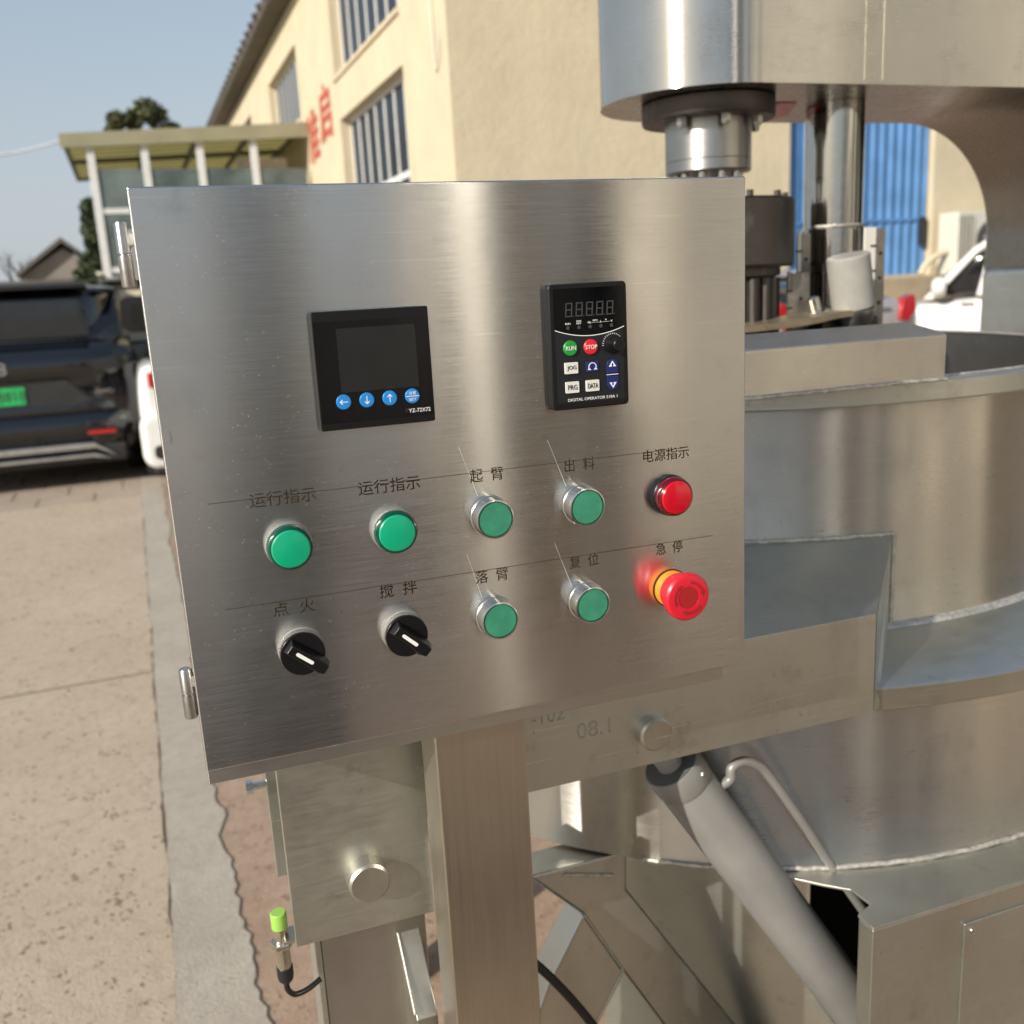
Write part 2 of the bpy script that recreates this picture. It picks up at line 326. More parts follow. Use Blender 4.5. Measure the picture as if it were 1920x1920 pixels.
def lathe(bm, prof, c, axis=(0, 0, 1), seg=48, cap=True):
    """prof: list of (r, t) along axis from point c."""
    ax = Vector(axis).normalized(); q = ax.to_track_quat('Z', 'Y'); rings = []
    for r, t in prof:
        if r < 1e-6: rings.append([bm.verts.new(Vector(c)+ax*t)])
        else: rings.append([bm.verts.new(Vector(c)+q @ Vector((r*cos(2*pi*i/seg), r*sin(2*pi*i/seg), t))) for i in range(seg)])
    for a, b in zip(rings, rings[1:]):
        for i in range(seg):
            j = (i+1) % seg
            if len(a) == 1 and len(b) == 1: continue
            if len(a) == 1: bm.faces.new((a[0], b[i], b[j]))
            elif len(b) == 1: bm.faces.new((a[i], a[j], b[0]))
            else: bm.faces.new((a[i], a[j], b[j], b[i]))
    if cap:
        if len(rings[0]) > 1: bm.faces.new(list(reversed(rings[0])))
        if len(rings[-1]) > 1: bm.faces.new(rings[-1])
def L(prof, c, axis=(0, 0, 1), seg=48, cap=True): bm = NB(); lathe(bm, prof, c, axis, seg, cap); return bm
def tube(bm, pts, r, seg=14, cap=True):
    pts = [Vector(p) for p in pts]; rings = []; prev = None
    for i, p in enumerate(pts):
        d = (pts[min(i+1, len(pts)-1)]-pts[max(i-1, 0)]).normalized()
        u = Vector((0, 0, 1)).cross(d) if prev is None else prev-d*prev.dot(d)
        if u.length < 1e-5: u = Vector((1, 0, 0)).cross(d)
        u.normalize(); prev = u; v = d.cross(u); rr = r[i] if isinstance(r, (list, tuple)) else r
        rings.append([bm.verts.new(p+u*rr*cos(2*pi*k/seg)+v*rr*sin(2*pi*k/seg)) for k in range(seg)])
    for a, b in zip(rings, rings[1:]):
        for k in range(seg): bm.faces.new((a[k], a[(k+1) % seg], b[(k+1) % seg], b[k]))
    if cap: bm.faces.new(list(reversed(rings[0]))); bm.faces.new(rings[-1])
def smoothpath(P, n=8):
    P = [Vector(p) for p in P]; out = []
    for i in range(len(P)-1):
        p0, p1, p2, p3 = P[max(i-1, 0)], P[i], P[i+1], P[min(i+2, len(P)-1)]
        for k in range(n):
            t = k/n; out.append(.5*((2*p1)+(-p0+p2)*t+(2*p0-5*p1+4*p2-p3)*t*t+(-p0+3*p1-3*p2+p3)*t**3))
    out.append(P[-1]); return out
TXT = {}
def text(name, s, mat, parent, cx, y, cz, h, width=None, thick=.00012, label=None, bold=0, flip=None, spacing=1):
    """flat lettering in the x-z plane facing -y, centred on (cx, cz); h is the height of the glyph box."""
    cu = bpy.data.curves.new(name, 'FONT'); cu.body = s; cu.size = 1; cu.extrude = .5; cu.offset = bold; cu.resolution_u = 3; cu.space_character = spacing
    t = link(bpy.data.objects.new('tmp', cu)); dg = bpy.context.evaluated_depsgraph_get()
    me = bpy.data.meshes.new_from_object(t.evaluated_get(dg)); bpy.data.objects.remove(t); bpy.data.curves.remove(cu)
    xs = [v.co.x for v in me.vertices]; ys = [v.co.y for v in me.vertices]
    if not xs: return None
    x0, x1, y0, y1 = min(xs), max(xs), min(ys), max(ys); k = h/(y1-y0); kx = width/(x1-x0) if width else k
    b = BASE.get(top(parent).name, Vector((0, 0, 0)))
    for v in me.vertices:
        X, Y, Z = (v.co.x-(x0+x1)/2)*kx, (v.co.y-(y0+y1)/2)*k, v.co.z
        if flip: q = flip(X, Y, Z*thick)
        else: q = Vector((cx+X, y-Z*thick, cz+Y))
        v.co = q-b
    me.materials.clear(); me.materials.append(M[mat]); me.name = name
    o = link(bpy.data.objects.new(name, me)); o.parent = parent
    if label: o['label'] = label
    return o
def arcpts(cx, cz, r, a0, a1, n=16): return [(cx+r*cos(R(a0+(a1-a0)*i/n)), cz+r*sin(R(a0+(a1-a0)*i/n))) for i in range(n+1)]
def band(cx, cz, r0, r1, a0, a1, n=16): return arcpts(cx, cz, r1, a0, a1, n)+list(reversed(arcpts(cx, cz, r0, a0, a1, n)))

# ================================================================== CONTROL CABINET
cab = root('control_cabinet', 'brushed steel control cabinet on a square post, with switches, lamps and two dark displays', 'control cabinet', (.185, .65, 0), ANG_M)
DY = .600
obj('door', B(-.0098, .3902, DY, .6165, 1.1777, 1.5358), 'door', cab, bevel=.0012, seg=3)
bm = NB(); box(bm, -.0098, .3822, .6185, .76, 1.1592, 1.5340); obj('cabinet_body', bm, 'cab', cab, bevel=.001)
obj('door_seal', B(-.006, .385, .6166, .6184, 1.1785, 1.533), 'rubber', cab)
obj('support_post', B(.1492, .2205, .636, .682, .02, 1.1590), 'post', cab, bevel=.002, seg=3)
obj('post_base_plate', B(.12, .25, .60, .72, 0.0, .02), 'plate', cab, bevel=.002)
for (u, z0, z1) in ((-.0152, 1.4815, 1.5175), (-.0142, 1.2145, 1.2475)):
    zm = (z0+z1)/2
    h = obj('hinge', L([(.0036, z0), (.0042, z0+.001), (.0042, zm-.0007), (.0034, zm-.0004), (.0034, zm+.0004), (.0042, zm+.0007), (.0042, z1-.001), (.0036, z1)], (u, .606, 0), seg=20), 'turned', cab)
    obj('hinge_leaf', B(u, -.0098, .6045, .6075, z0+.004, z1-.004), 'chrome', h)
    obj('hinge_weld', L([(0, -.0012), (.003, -.0008), (.0036, 0), (.003, .002), (0, .003)], (u+.004, .6035, zm+.008), (0, 1, 0), 12), 'weld', h)
# scribed rows and lettering
for z, x0, x1 in ((1.3516, .012, .338), (1.2836, .014, .362)):
    obj('scribe_line', B(x0, x1, DY-.00012, DY+.0002, z-.00017, z+.00017), 'etch_pale', cab, smooth=0)
TL = [(.0567, 1.3505, '运行指示', .0092, .0405, 'etch_pale'), (.1242, 1.3500, '运行指示', .0092, .0405, 'etch'), (.1903, 1.3494, '起  臂', .0092, .0235, 'etch'),
      (.2578, 1.3488, '出  料', .0090, .0225, 'etch_pale'), (.3250, 1.3487, '电源指示', .0088, .0365, 'etch'),
      (.0560, 1.2785, '点  火', .0092, .0265, 'etch_pale'), (.1243, 1.2797, '搅  拌', .0092, .0250, 'etch'), (.1898, 1.2793, '落  臂', .0092, .0235, 'etch_pale'),
      (.2586, 1.2795, '复  位', .0090, .0225, 'etch_pale'), (.3262, 1.2795, '急  停', .0090, .0215, 'etch')]
for (u, z, s, hh, ww, mt) in TL:
    text('lettering', s, mt, cab, u, DY-.0001, z, hh, ww, .0002, label='etched characters '+s.replace(' ', ''), bold=0)
NA = (0, -1, 0)
def on(u, z): return (u, DY, z)
def lamp(u, z, kind, h=.0165):
    g = kind == 'green'
    t = obj('indicator_lamp', L([(.0148, 0), (.0148, .0055), (.0142, .0062)], on(u, z), NA), 'grip' if g else 'black', cab, label=('green' if g else 'red')+' round indicator lamp')
    obj('lamp_rim', L([(.0140, .0056), (.0142, .0085), (.0141, h-.004), (.0136, h-.002), (.0125, h-.0008), (.0122, h-.0012)], on(u, z), NA), 'green_rim' if g else 'red_rim', t)
    obj('lens', L([(.0121, h-.0022), (.0120, h-.0004), (.0112, h+.0004), (.006, h+.0011), (0, h+.0013)], on(u, z), NA), 'green_lens' if g else 'red_lens', t)
lamp(.0567, 1.3205, 'green', .0155); lamp(.1243, 1.3207, 'green', .0125); lamp(.3260, 1.3193, 'red', .0135)
def push(u, z):
    h = .0145
    t = obj('push_button', L([(.0140, 0), (.0140, .004), (.0134, .0045), (.0134, h-.002), (.0131, h), (.0122, h+.0003), (.0119, h-.0015)], on(u, z), NA, 56), 'chrome', cab, label='muted green push button in a chrome ring')
    obj('button_cap', L([(.0118, h-.003), (.0118, h-.0012), (.0112, h-.0005), (0, h-.0003)], on(u, z), NA), 'green_cap', t)
for u, z in ((.1900, 1.3216), (.2563, 1.3214), (.1893, 1.2510), (.2578, 1.2509)): push(u, z)
def selector(u, z, ang):
    t = obj('selector_switch', L([(.0146, 0), (.0146, .004), (.0138, .0045), (.0138, .0085), (.0144, .009), (.0144, .0115)], on(u, z), NA, 56), 'grip', cab, label='black rotary selector switch')
    obj('knob_disc', L([(.0140, .0112), (.0142, .0135), (.0138, .0143), (0, .0143)], on(u, z), NA, 56), 'black', t)
    bm = NB(); h0, h1 = .0142, .0225
    pts = [(-.0122, -.0050), (-.0122, .0050), (.0135, .0060), (.0175, .0046), (.0175, -.0046), (.0135, -.0060)]
    prism(bm, pts, -h0, -h1, 'z')
    for v in bm.verts:
        if v.co.z < -h1+1e-5: v.co.x *= .93; v.co.y *= .62
        x, y, zz = v.co; a = R(ang); v.co = Vector((u+x*cos(a)-y*sin(a), DY+zz, z+x*sin(a)+y*cos(a)))
    obj('knob_grip', bm, 'black', t, bevel=.0007)
    bm = NB(); prism(bm, rrect(.0000, 0, .0128, .0023, .0011, 4), -h1+.0001, -h1-.00025, 'z')
    for v in bm.verts: x, y, zz = v.co; a = R(ang); v.co = Vector((u+x*cos(a)-y*sin(a), DY+zz, z+x*sin(a)+y*cos(a)))
    obj('pointer_mark', bm, 'white_print', t, smooth=0)
selector(.0572, 1.2512, -40); selector(.1247, 1.2513, -43)
# caustic light streaks drawn as pale strips, running down to the four push buttons
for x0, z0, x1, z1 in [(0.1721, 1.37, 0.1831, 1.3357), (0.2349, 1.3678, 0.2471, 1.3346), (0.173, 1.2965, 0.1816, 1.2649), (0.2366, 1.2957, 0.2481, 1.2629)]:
    q = Vector((x1-x0, z1-z0)).normalized()*.00011; obj('caustic_streak', PR([(x0, z0), (x0+.0001, z0), (x1+q.y, z1-q.x), (x1-q.y, z1+q.x)], DY-.00012, DY+.0001), 'white_key', cab, smooth=0)
# emergency stop
t = obj('emergency_stop', L([(.0143, 0), (.0143, .0009), (.0135, .0009), (.0135, .0002)], on(.3268, 1.2487), NA, 64, cap=False), 'rubber', cab, label='red mushroom emergency stop with orange collar')
obj('stop_collar', L([(.0135, 0), (.0135, .0085), (.0128, .0095)], on(.3268, 1.2487), NA, 64), 'orange', t)
obj('mushroom_cap', L([(.0136, .0088), (.0138, .012), (.0152, .0165), (.0172, .0195), (.0176, .0215), (.0174, .0245), (.0160, .0262), (.0142, .0266), (.0082, .0266), (.0080, .0260), (.0078, .0260)], on(.3268, 1.2487), NA, 72), 'red', t)
obj('cap_insert', L([(.0077, .0255), (.0077, .0263), (0, .0264)], on(.3268, 1.2487), NA, 48), 'red_deep', t)
for a0 in (20, 140, 260):
    bm = NB(); pts = band(.3268, 1.2487, .0104, .0122, a0, a0+62, 12); prism(bm, pts, DY-.0264, DY-.0271)
    ha = R(a0-3); c0 = (.3268, 1.2487)
    prism(bm, [(c0[0]+.0095*cos(R(a0)), c0[1]+.0095*sin(R(a0))), (c0[0]+.0132*cos(R(a0)), c0[1]+.0132*sin(R(a0))), (c0[0]+.0113*cos(R(a0-22)), c0[1]+.0113*sin(R(a0-22)))], DY-.0264, DY-.0271)
    obj('turn_arrow', bm, 'red_deep', t, smooth=0)
# square display meter
mt = obj('display_meter', PR(rrect(.1194, 1.4258, .0722, .0718, .0012, 3), DY-.0096, DY+.0005), 'black', cab, bevel=.0007, label='square black display meter with four blue keys')
obj('meter_front', PR(rrect(.1194, 1.4252, .0715, .0610, .0006, 2), DY-.0101, DY-.0096), 'black_gloss', mt)
obj('display_screen', B(.0973, .1462, DY-.0104, DY-.0100, 1.4127, 1.4512), 'screen', mt, smooth=0)
FY = DY-.0101
for i, u in enumerate((.0981, .1125, .1269, .1413)):
    z = 1.4070
    obj('round_key', L([(.0046, -.0002), (.0046, .0006), (.0042, .001), (0, .0011)], (u, FY, z), NA, 36), 'blue_key', mt)
    ky = FY-.0012; bm = NB()
    if i < 3:
        pts = [(-.0026, -.00022), (-.0026, .00022), (.0015, .00022), (.0005, .0013), (.0009, .0016), (.0026, 0), (.0009, -.0016), (.0005, -.0013), (.0015, -.00022)]
        a = R([180, 270, 90][i]); pts = [(u+x*cos(a)-y*sin(a), z+x*sin(a)+y*cos(a)) for x, y in pts]; prism(bm, pts, ky+.0002, ky)
        obj('arrow_mark', bm, 'white_print', mt, smooth=0)
    else:
        box(bm, u-.0042, u+.0042, ky, ky+.0002, z-.0002, z+.0002); obj('key_divider', bm, 'white_print', mt, smooth=0)
        text('key_lettering', '设置', 'white_print', mt, u, ky+.0001, z+.0019, .0019, .0046, .0002); text('key_lettering', 'SET', 'white_print', mt, u, ky+.0001, z-.0021, .0017, .0048, .0002)
text('meter_lettering', 'YZ-72X72', 'white_print', mt, .1455, FY-.0001, 1.3979, .0024, .0140, .0002)
obj('key_mark', PR(band(.1372, 1.3982, .0007, .0010, 20, 340, 16), FY-.0003, FY), 'dim_print', mt, smooth=0)
# digital operator
OY = DY-.0080
op = obj('digital_operator', PR(rrect(.2632, 1.4292, .0560, .0822, .0030, 5), OY, DY+.0005), 'black', cab, bevel=.0011, seg=3, label='black digital operator keypad with run and stop keys')
obj('faceplate', PR(rrect(.2632, 1.4156, .0492, .0462, .0008, 2), OY-.0002, OY), 'charcoal', op, smooth=0)
def arcz(x): return 1.4362+.0046*((x-.2634)/.0249)**2
pts = [(.2384, 1.4672), (.2384, arcz(.2384))]+[(x, arcz(x)) for x in [.2384+.0499*i/16 for i in range(1, 17)]]+[(.2883, 1.4672)]
obj('display_window', PR(pts, OY-.0005, OY-.0001), 'black_gloss', op, smooth=0)
xs = [.2384+.0499*i/20 for i in range(21)]
pts = [(x, arcz(x)-.00032) for x in xs]+[(x, arcz(x)+.00018) for x in reversed(xs)]
obj('arc_line', PR(pts, OY-.0008, OY-.0005), 'white_print', op, smooth=0)
bm = NB()
for i in range(5):
    x0 = .2460+.0074*i; z0 = 1.4490; wd, hd, th = .0048, .0090, .0007
    for (a, b, c, d) in ((0, wd, 0, th), (0, wd, hd/2-th/2, hd/2+th/2), (0, wd, hd-th, hd), (0, th, .0004, hd/2-.0004), (wd-th, wd, .0004, hd/2-.0004), (0, th, hd/2+.0004, hd-.0004), (wd-th, wd, hd/2+.0004, hd-.0004)):
        prism(bm, [(x0+a+.08*c, z0+c), (x0+b+.08*c, z0+c), (x0+b+.08*d, z0+d), (x0+a+.08*d, z0+d)], OY-.0008, OY-.0005)
    box(bm, x0+wd+.0007, x0+wd+.0014, OY-.0008, OY-.0005, z0, z0+.0007)
obj('display_digits', bm, 'dim_print', op, smooth=0)
for u in (.2476, .2556, .2636, .2714, .2792):
    obj('status_light', L([(.0012, 0), (.0012, .0003), (0, .0004)], (u, OY-.0005, 1.4419), NA, 16), 'dim_print', op)
PY = OY-.0006
for s, u, z, hh, ww in (('RUN', .2477, 1.4446, .0012, .0035), ('FWD', .2556, 1.4459, .0011, .0033), ('REV', .2556, 1.4445, .0011, .0033), ('Hz', .2633, 1.4447, .0014, .0022), ('RPM', .2674, 1.4458, .0010, .0032),
                        ('A', .2713, 1.4447, .0014, .0012), ('%', .2752, 1.4458, .0010, .0012), ('V', .2793, 1.4447, .0014, .0013)):
    text('panel_lettering', s, 'white_print', op, u, PY, z, hh, ww, .0002)
for a, b in ((.2650, .2700), (.2726, .2778)): obj('panel_dash', B(a, b, PY-.0001, PY+.0002, 1.44445, 1.4446), 'white_print', op, smooth=0)
KY = OY-.0002
for s, u, z, mm in (('RUN', .2487, 1.4288, 'run_green'), ('STOP', .2634, 1.4287, 'stop_red')):
    obj('round_key', L([(.0050, -.0002), (.0050, .0010), (.0045, .0015), (0, .0017)], (u, KY, z), NA, 40), mm, op, label=s.lower()+' key')
    text('key_lettering', s, 'white_print', op, u, KY-.00185, z, .0027, .0072 if s == 'RUN' else .0084, .0002)
for s, u, z in (('JOG', .2489, 1.4157), ('PRG', .2491, 1.4030), ('DATA', .2638, 1.4030)):
    obj('square_key', PR(rrect(u, z, .0097, .0075, .0006, 3), KY-.0012, KY+.0001), 'white_key', op, bevel=.0003)
    text('key_lettering', s, 'dark_print', op, u, KY-.0014, z, .0033, .0066 if len(s) == 3 else .0074, .0002)
u, z = .2641, 1.4157
obj('square_key', PR(rrect(u, z, .0092, .0068, .0005, 3), KY-.0008, KY+.0001), 'navy_key', op, bevel=.0003)
bm = NB(); prism(bm, band(u, z-.0002, .0024, .0029, -35, 215, 18), KY-.0011, KY-.0008)
for s_ in (-1, 1):
    x, zz = u+s_*.0022, z-.0020; prism(bm, [(x-s_*.0012, zz-.0002), (x+s_*.0013, zz-.0001), (x+s_*.0002, zz+.0015)], KY-.0011, KY-.0008)
obj('reverse_arrow', bm, 'white_print', op, smooth=0)
for z, s_ in ((1.4150, 1), (1.4036, -1)):
    pts = arcpts(.2788, z+s_*.0006, .0042, 0 if s_ > 0 else 180, 180 if s_ > 0 else 360, 14); pts += [(.2788-s_*.0042, z-s_*.0046), (.2788+s_*.0042, z-s_*.0046)]
    obj('arrow_key', PR(pts, KY-.0009, KY+.0001), 'navy_key', op, bevel=.0003)
    bm = NB(); c = (.2788, z+s_*.0012)
    prism(bm, [(c[0]-.0026, c[1]-s_*.0016), (c[0], c[1]+s_*.0022), (c[0]+.0026, c[1]-s_*.0016), (c[0]+.0006, c[1]-s_*.0016), (c[0]+.0006, c[1]-s_*.0006), (c[0]+.0011, c[1]-s_*.0006), (c[0], c[1]+s_*.0009), (c[0]-.0011, c[1]-s_*.0006), (c[0]-.0006, c[1]-s_*.0006), (c[0]-.0006, c[1]-s_*.0016)], KY-.0013, KY-.0009)
    obj('arrow_mark', bm, 'white_print', op, smooth=0)
obj('key_divider', B(.2746, .2829, KY-.0012, KY-.0002, 1.4091, 1.4095), 'white_print', op, smooth=0)
kn = obj('speed_dial', L([(.0066, 0), (.0066, .001), (.0058, .0012), (.0054, .0022), (.0044, .0026), (.0040, .0095), (.0034, .0102), (0, .0103)], (.2800, KY, 1.4293), NA, 40), 'black', op, label='small black speed dial knob')
bm = NB()
for i in range(13):
    a = R(20+i*11.5)+R(25); r0, r1 = .0068, .0074+.00004*i
    c0 = (.2800, 1.4293); d = (cos(a), sin(a)); nrm = (-sin(a)*.00016, cos(a)*.00016)
    prism(bm, [(c0[0]+d[0]*r0+nrm[0], c0[1]+d[1]*r0+nrm[1]), (c0[0]+d[0]*r1+nrm[0], c0[1]+d[1]*r1+nrm[1]), (c0[0]+d[0]*r1-nrm[0], c0[1]+d[1]*r1-nrm[1]), (c0[0]+d[0]*r0-nrm[0], c0[1]+d[1]*r0-nrm[1])], KY-.0003, KY)
obj('dial_scale', bm, 'white_print', op, smooth=0)
op.location.x += .0018
text('panel_lettering', 'DIGITAL OPERATOR 510A 1', 'white_print', op, .2641, KY, 1.3945, .0019, .0362, .0002, bold=0)

# ================================================================== COOKING KETTLE MACHINE
CU, CV = .804, 1.338
k = root('cooking_kettle', 'large stainless steel tilting kettle with overhead stirring head and grey lifting cylinder', 'kettle machine', (CU, CV, 0), ANG_M)
C3 = (CU, CV, 0)
RS = .518
obj('kettle_wall', L([(RS, 1.079), (RS, 1.330)], C3, seg=160, cap=False), 'skirt', k, smooth=40)
obj('rim_band', L([(RS-.004, 1.352), (RS+.013, 1.352), (RS+.015, 1.350), (RS+.015, 1.331), (RS+.013, 1.329), (RS-.004, 1.329), (RS-.004, 1.352)], C3, seg=160, cap=False), 'plate', k, smooth=40)
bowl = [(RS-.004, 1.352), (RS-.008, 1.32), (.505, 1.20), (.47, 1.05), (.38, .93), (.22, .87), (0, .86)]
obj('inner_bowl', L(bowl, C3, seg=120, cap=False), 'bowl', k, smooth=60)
obj('rim_weld', L([(RS-.010, 1.3515), (RS-.006, 1.3540), (RS-.002, 1.3515)], C3, seg=160, cap=False), 'weld', k, smooth=60)
obj('jacket_shoulder', L([(RS-.002, 1.0775), (.640, 1.0640), (.6425, 1.0620), (.6425, 1.0600)], C3, seg=160, cap=False), 'plate', k, smooth=40)
obj('shoulder_weld', L([(RS, 1.082), (RS+.005, 1.080), (RS+.008, 1.0755), (RS, 1.074)], C3, seg=160, cap=False), 'weld', k, smooth=60)
obj('shoulder_edge', L([(.6425, 1.0598), (.6425, 1.0395), (.640, 1.0375), (.613, 1.0375)], C3, seg=160, cap=False), 'plate_dark', k, smooth=40, label='stained vertical edge band')
obj('jacket_wall', L([(.615, 1.0380), (.615, .8465)], C3, seg=160, cap=False), 'skirt', k, smooth=40)
obj('jacket_floor', L([(.615, .8465), (.0, .8466)], C3, seg=96, cap=False), 'plate_dark', k)
bm = NB(); n = 120; ring = []
rnd = random.Random(3)
for i in range(n+1):
    a = R(-128+108*i/n); rr = .6165+rnd.uniform(-.0005, .0006); ring.append((CU+rr*cos(a), CV+rr*sin(a), .8475+rnd.uniform(-.0006, .0006)))
tube(bm, ring, .0028, 8); obj('deck_weld', bm, 'weld', k, smooth=60)
# rim guard plate
bm = NB(); x0, x1 = .30, .7625
prof = [(.800, 1.353), (.800, 1.3975), (.8015, 1.4), (.846, 1.4115), (.846, 1.406), (.806, 1.3945), (.806, 1.353)]
prism(bm, prof, x0, x1, 'x')
for v in bm.verts:
    if v.co.x > x1-1e-4 and v.co.z > 1.4055: v.co.x -= .012
obj('rim_guard', bm, 'skirt', k, bevel=.003, seg=3)
obj('guard_weld', (lambda b: (tube(b, [(x0+(x1-x0)*i/60, .7985, 1.3530+rnd.uniform(-.0005, .0005)) for i in range(61)], .0022, 8), b)[1])(NB()), 'weld', k, smooth=60)
# tilting arm: front plate, top slope, end gusset
AV = .710
arm = obj('tilting_arm', PR([(.0385, .9555), (.1553, .9548), (.1553, 1.0449), (.6085, 1.0449), (.6085, 1.1474), (.0385, 1.1474)], AV, AV+.006), 'plate', k, bevel=.0008)
bm = NB(); rows = []
us = [.0385+(.725-.0385)*i/40 for i in range(41)]
A, Bq = [], []
for i, u in enumerate(us):
    fu = .0385+(.6085-.0385)*i/40
    dd = RS**2-(u-CU)**2; v = CV-math.sqrt(dd) if dd > 0 else 1.1
    v = min(v, 1.0)
    A.append(bm.verts.new((fu, AV+.0005, 1.1476))); Bq.append(bm.verts.new((u, v, 1.1838)))
for i in range(40): bm.faces.new((A[i], A[i+1], Bq[i+1], Bq[i]))
obj('arm_top_plate', bm, 'plate', arm, smooth=50)
bm = NB(); v4 = [bm.verts.new(q) for q in ((.6087, AV, 1.1474), (.6087, AV, 1.0449), (.6200, .7160, 1.0449), (.7255, .8275, 1.079), (.7255, .8275, 1.1838))]
bm.faces.new(v4); obj('arm_end_plate', bm, 'plate', arm, smooth=0)
pth = [(Bx.co.x, Bx.co.y) for Bx in []]
bm = NB(); tube(bm, [(u, min(CV-math.sqrt(max(RS**2-(u-CU)**2, .0)), 1.0)-.001, 1.1850+rnd.uniform(-.0006, .0006)) for u in [.36+(.726-.36)*i/60 for i in range(61)]], .0026, 8)
tube(bm, [(.7265, .8255, 1.185-.105*i/30+rnd.uniform(-.0005, .0005)) for i in range(31)], .0026, 8); obj('arm_weld', bm, 'weld', arm, smooth=60)
obj('arm_back_plate', PR([(.0345, .9620), (.1553, .9620), (.1553, 1.10), (.0345, 1.15)], .806, .812), 'plate', k, bevel=.0008)
for u, z, r, l_ in ((.1005, 1.0067, .0170, .017), (.3645, 1.0785, .0155, .012)):
    obj('pivot_pin', L([(r, -.008), (r, l_-.002), (r-.002, l_), (0, l_)], (u, AV, z), NA, 48), 'plate_dark', k, smooth=30)
for s, u, z, h_, w_ in (('-102', .267, 1.113, .0135, .030), ('08.1', .309, 1.092, .0150, .032), ('9', .1535, 1.0870, .013, .008)):
    text('marker_scribble', s, 'pencil', k, u, AV-.0001, z, h_, w_, .0002)
# pivot column
obj('pivot_column', B(.0610, .1550, .7500, .8000, .02, .990), 'cab', k, bevel=.002)
obj('column_side_plate', B(.0555, .0607, .7460, .8040, .02, .9560), 'plate', k, bevel=.001)
obj('column_base', B(.03, .30, .70, .90, 0, .02), 'plate', k, bevel=.002)
bm = NB(); prism(bm, [(.700, .02), (.700, .862), (.706, .868), (.750, .915), (.750, .02)], .1300, .1485, 'x'); obj('column_gusset', bm, 'plate_dark', k, bevel=.001)
bm = NB(); tube(bm, [(.1290, .6995+.05*i/20, .868+.047*i/20+rnd.uniform(-.0006, .0006)) for i in range(21)], .0014, 8); obj('gusset_weld', bm, 'weld', k, smooth=60)
obj('stiffener_bar', B(.1560, .1640, .700, .712, .60, 1.02), 'plate', k, bevel=.001)
bl = obj('clamp_bolt', L([(.0035, 0), (.0035, .012), (.0062, .012), (.0062, .018), (.004, .0185), (0, .0185)], (.0352, .80, 1.0585), (-1, 0, 0), 6), 'chrome', k, smooth=0)
# proximity sensor
sn = obj('proximity_sensor', L([(.0052, .9300), (.0060, .9310), (.0060, .9790)], (.0280, .7245, 0), seg=24), 'nickel', k, label='small metal sensor with lime green tip')
obj('sensor_tip', L([(.0064, .9680), (.0066, .9690), (.0066, .9815), (.0060, .9822), (0, .9822)], (.0280, .7245, 0), seg=24), 'lime', sn)
obj('sensor_nut', L([(.0095, .9510), (.0100, .9520), (.0100, .9550), (.0095, .9560)], (.0280, .7245, 0), seg=6), 'nickel', sn, smooth=0)
obj('strain_relief', L([(.0030, .9150), (.0062, .9190), (.0068, .9230), (.0068, .9310)], (.0280, .7245, 0), seg=20), 'rubber', sn)
bm = NB(); tube(bm, smoothpath([(.0280, .7245, .917), (.0284, .7245, .908), (.034, .726, .9005), (.045, .730, .899), (.0565, .735, .9015)], 8), .0024, 10); obj('sensor_cable', bm, 'cable', sn, smooth=60)
obj('sensor_bracket', B(.0290, .0400, .7160, .7350, .9562, .9590), 'plate', sn)
# hydraulic cylinder between arm and box
p0 = Vector((.4150, .768, 1.0060)); p1 = Vector((.655, .768, .6330)); ax = (p1-p0).normalized(); ln = (p1-p0).length
hy = obj('lifting_cylinder', L([(.0288, 0), (.0294, .001), (.0294, .026), (.0291, .0268), (.0281, .0272), (.0281, .0282), (.0286, .0290), (.0286, ln)], p0, ax, 56), 'grey_paint', k, smooth=40, label='grey painted lifting cylinder')
obj('cylinder_end', L([(.0272, -.0006), (.0272, .002)], p0, ax, 48), 'grey_dark', hy, smooth=30)
obj('piston_rod', L([(.0135, -.070), (.0135, .004)], p0, ax, 32), 'cup', hy, smooth=40)
obj('rod_eye', L([(.020, -.016), (.020, .016)], (.3645, .765, 1.0785), (0, 1, 0), 28), 'grey_paint', hy, smooth=40)
obj('hex_plug', L([(.0030, .0275), (.0030, .031)], p0+ax*.009, Vector((.55, -.8, .1)), 6), 'chrome', hy, smooth=0)
pp = smoothpath([(.4590, .760, .9720), (0.4750, .757, 0.9800), (0.4774, .757, 0.9922), (0.4885, .757, 0.9967), (0.5041, .757, 0.9908), (0.5199, .757, 0.9753), (0.5594, .757, 0.9154), (0.6013, .757, 0.8476), (0.6416, .757, 0.7851), (0.6607, .757, 0.7544)], 8)
bm = NB(); tube(bm, pp, .0052, 14); obj('hydraulic_pipe', bm, 'grey_paint', k, smooth=60)
# base box
DZ = .845
bx = obj('burner_box', PR([(.5760, .662), (1.50, .662), (1.50, .6655), (.5800, .6655), (.5800, .6830), (.5760, .6830)], .12, DZ-.0035, 'z'), 'plate', k, bevel=.0012)
deck = [(.5755, .6612), (1.50, .6612), (1.50, 1.95), (.25, 1.95), (.30, 1.10), (.42, .93), (.515, .800), (.5760, .7380), (.5960, .7200), (.5985, .6930), (.5755, .6840)]
obj('deck_plate', PR(deck, DZ-.0032, DZ, 'z'), 'plate', k, bevel=.001)
obj('box_side', B(1.497, 1.50, .667, 1.94, .12, DZ-.004), 'plate', k)
bi = NB()  # black sheets stand in for the deep shade inside the box
for q in ((.70, 1.49, 1.00, 1.004, .12, .84), (.59, 1.49, .668, 1.0, .116, .12)): box(bi, *q)
obj('box_shade_fill', bi, 'shade_black', k)
dr = obj('box_door', B(.6885, 1.10, .6594, .6618, .22, .8165), 'plate', k, bevel=.0008)
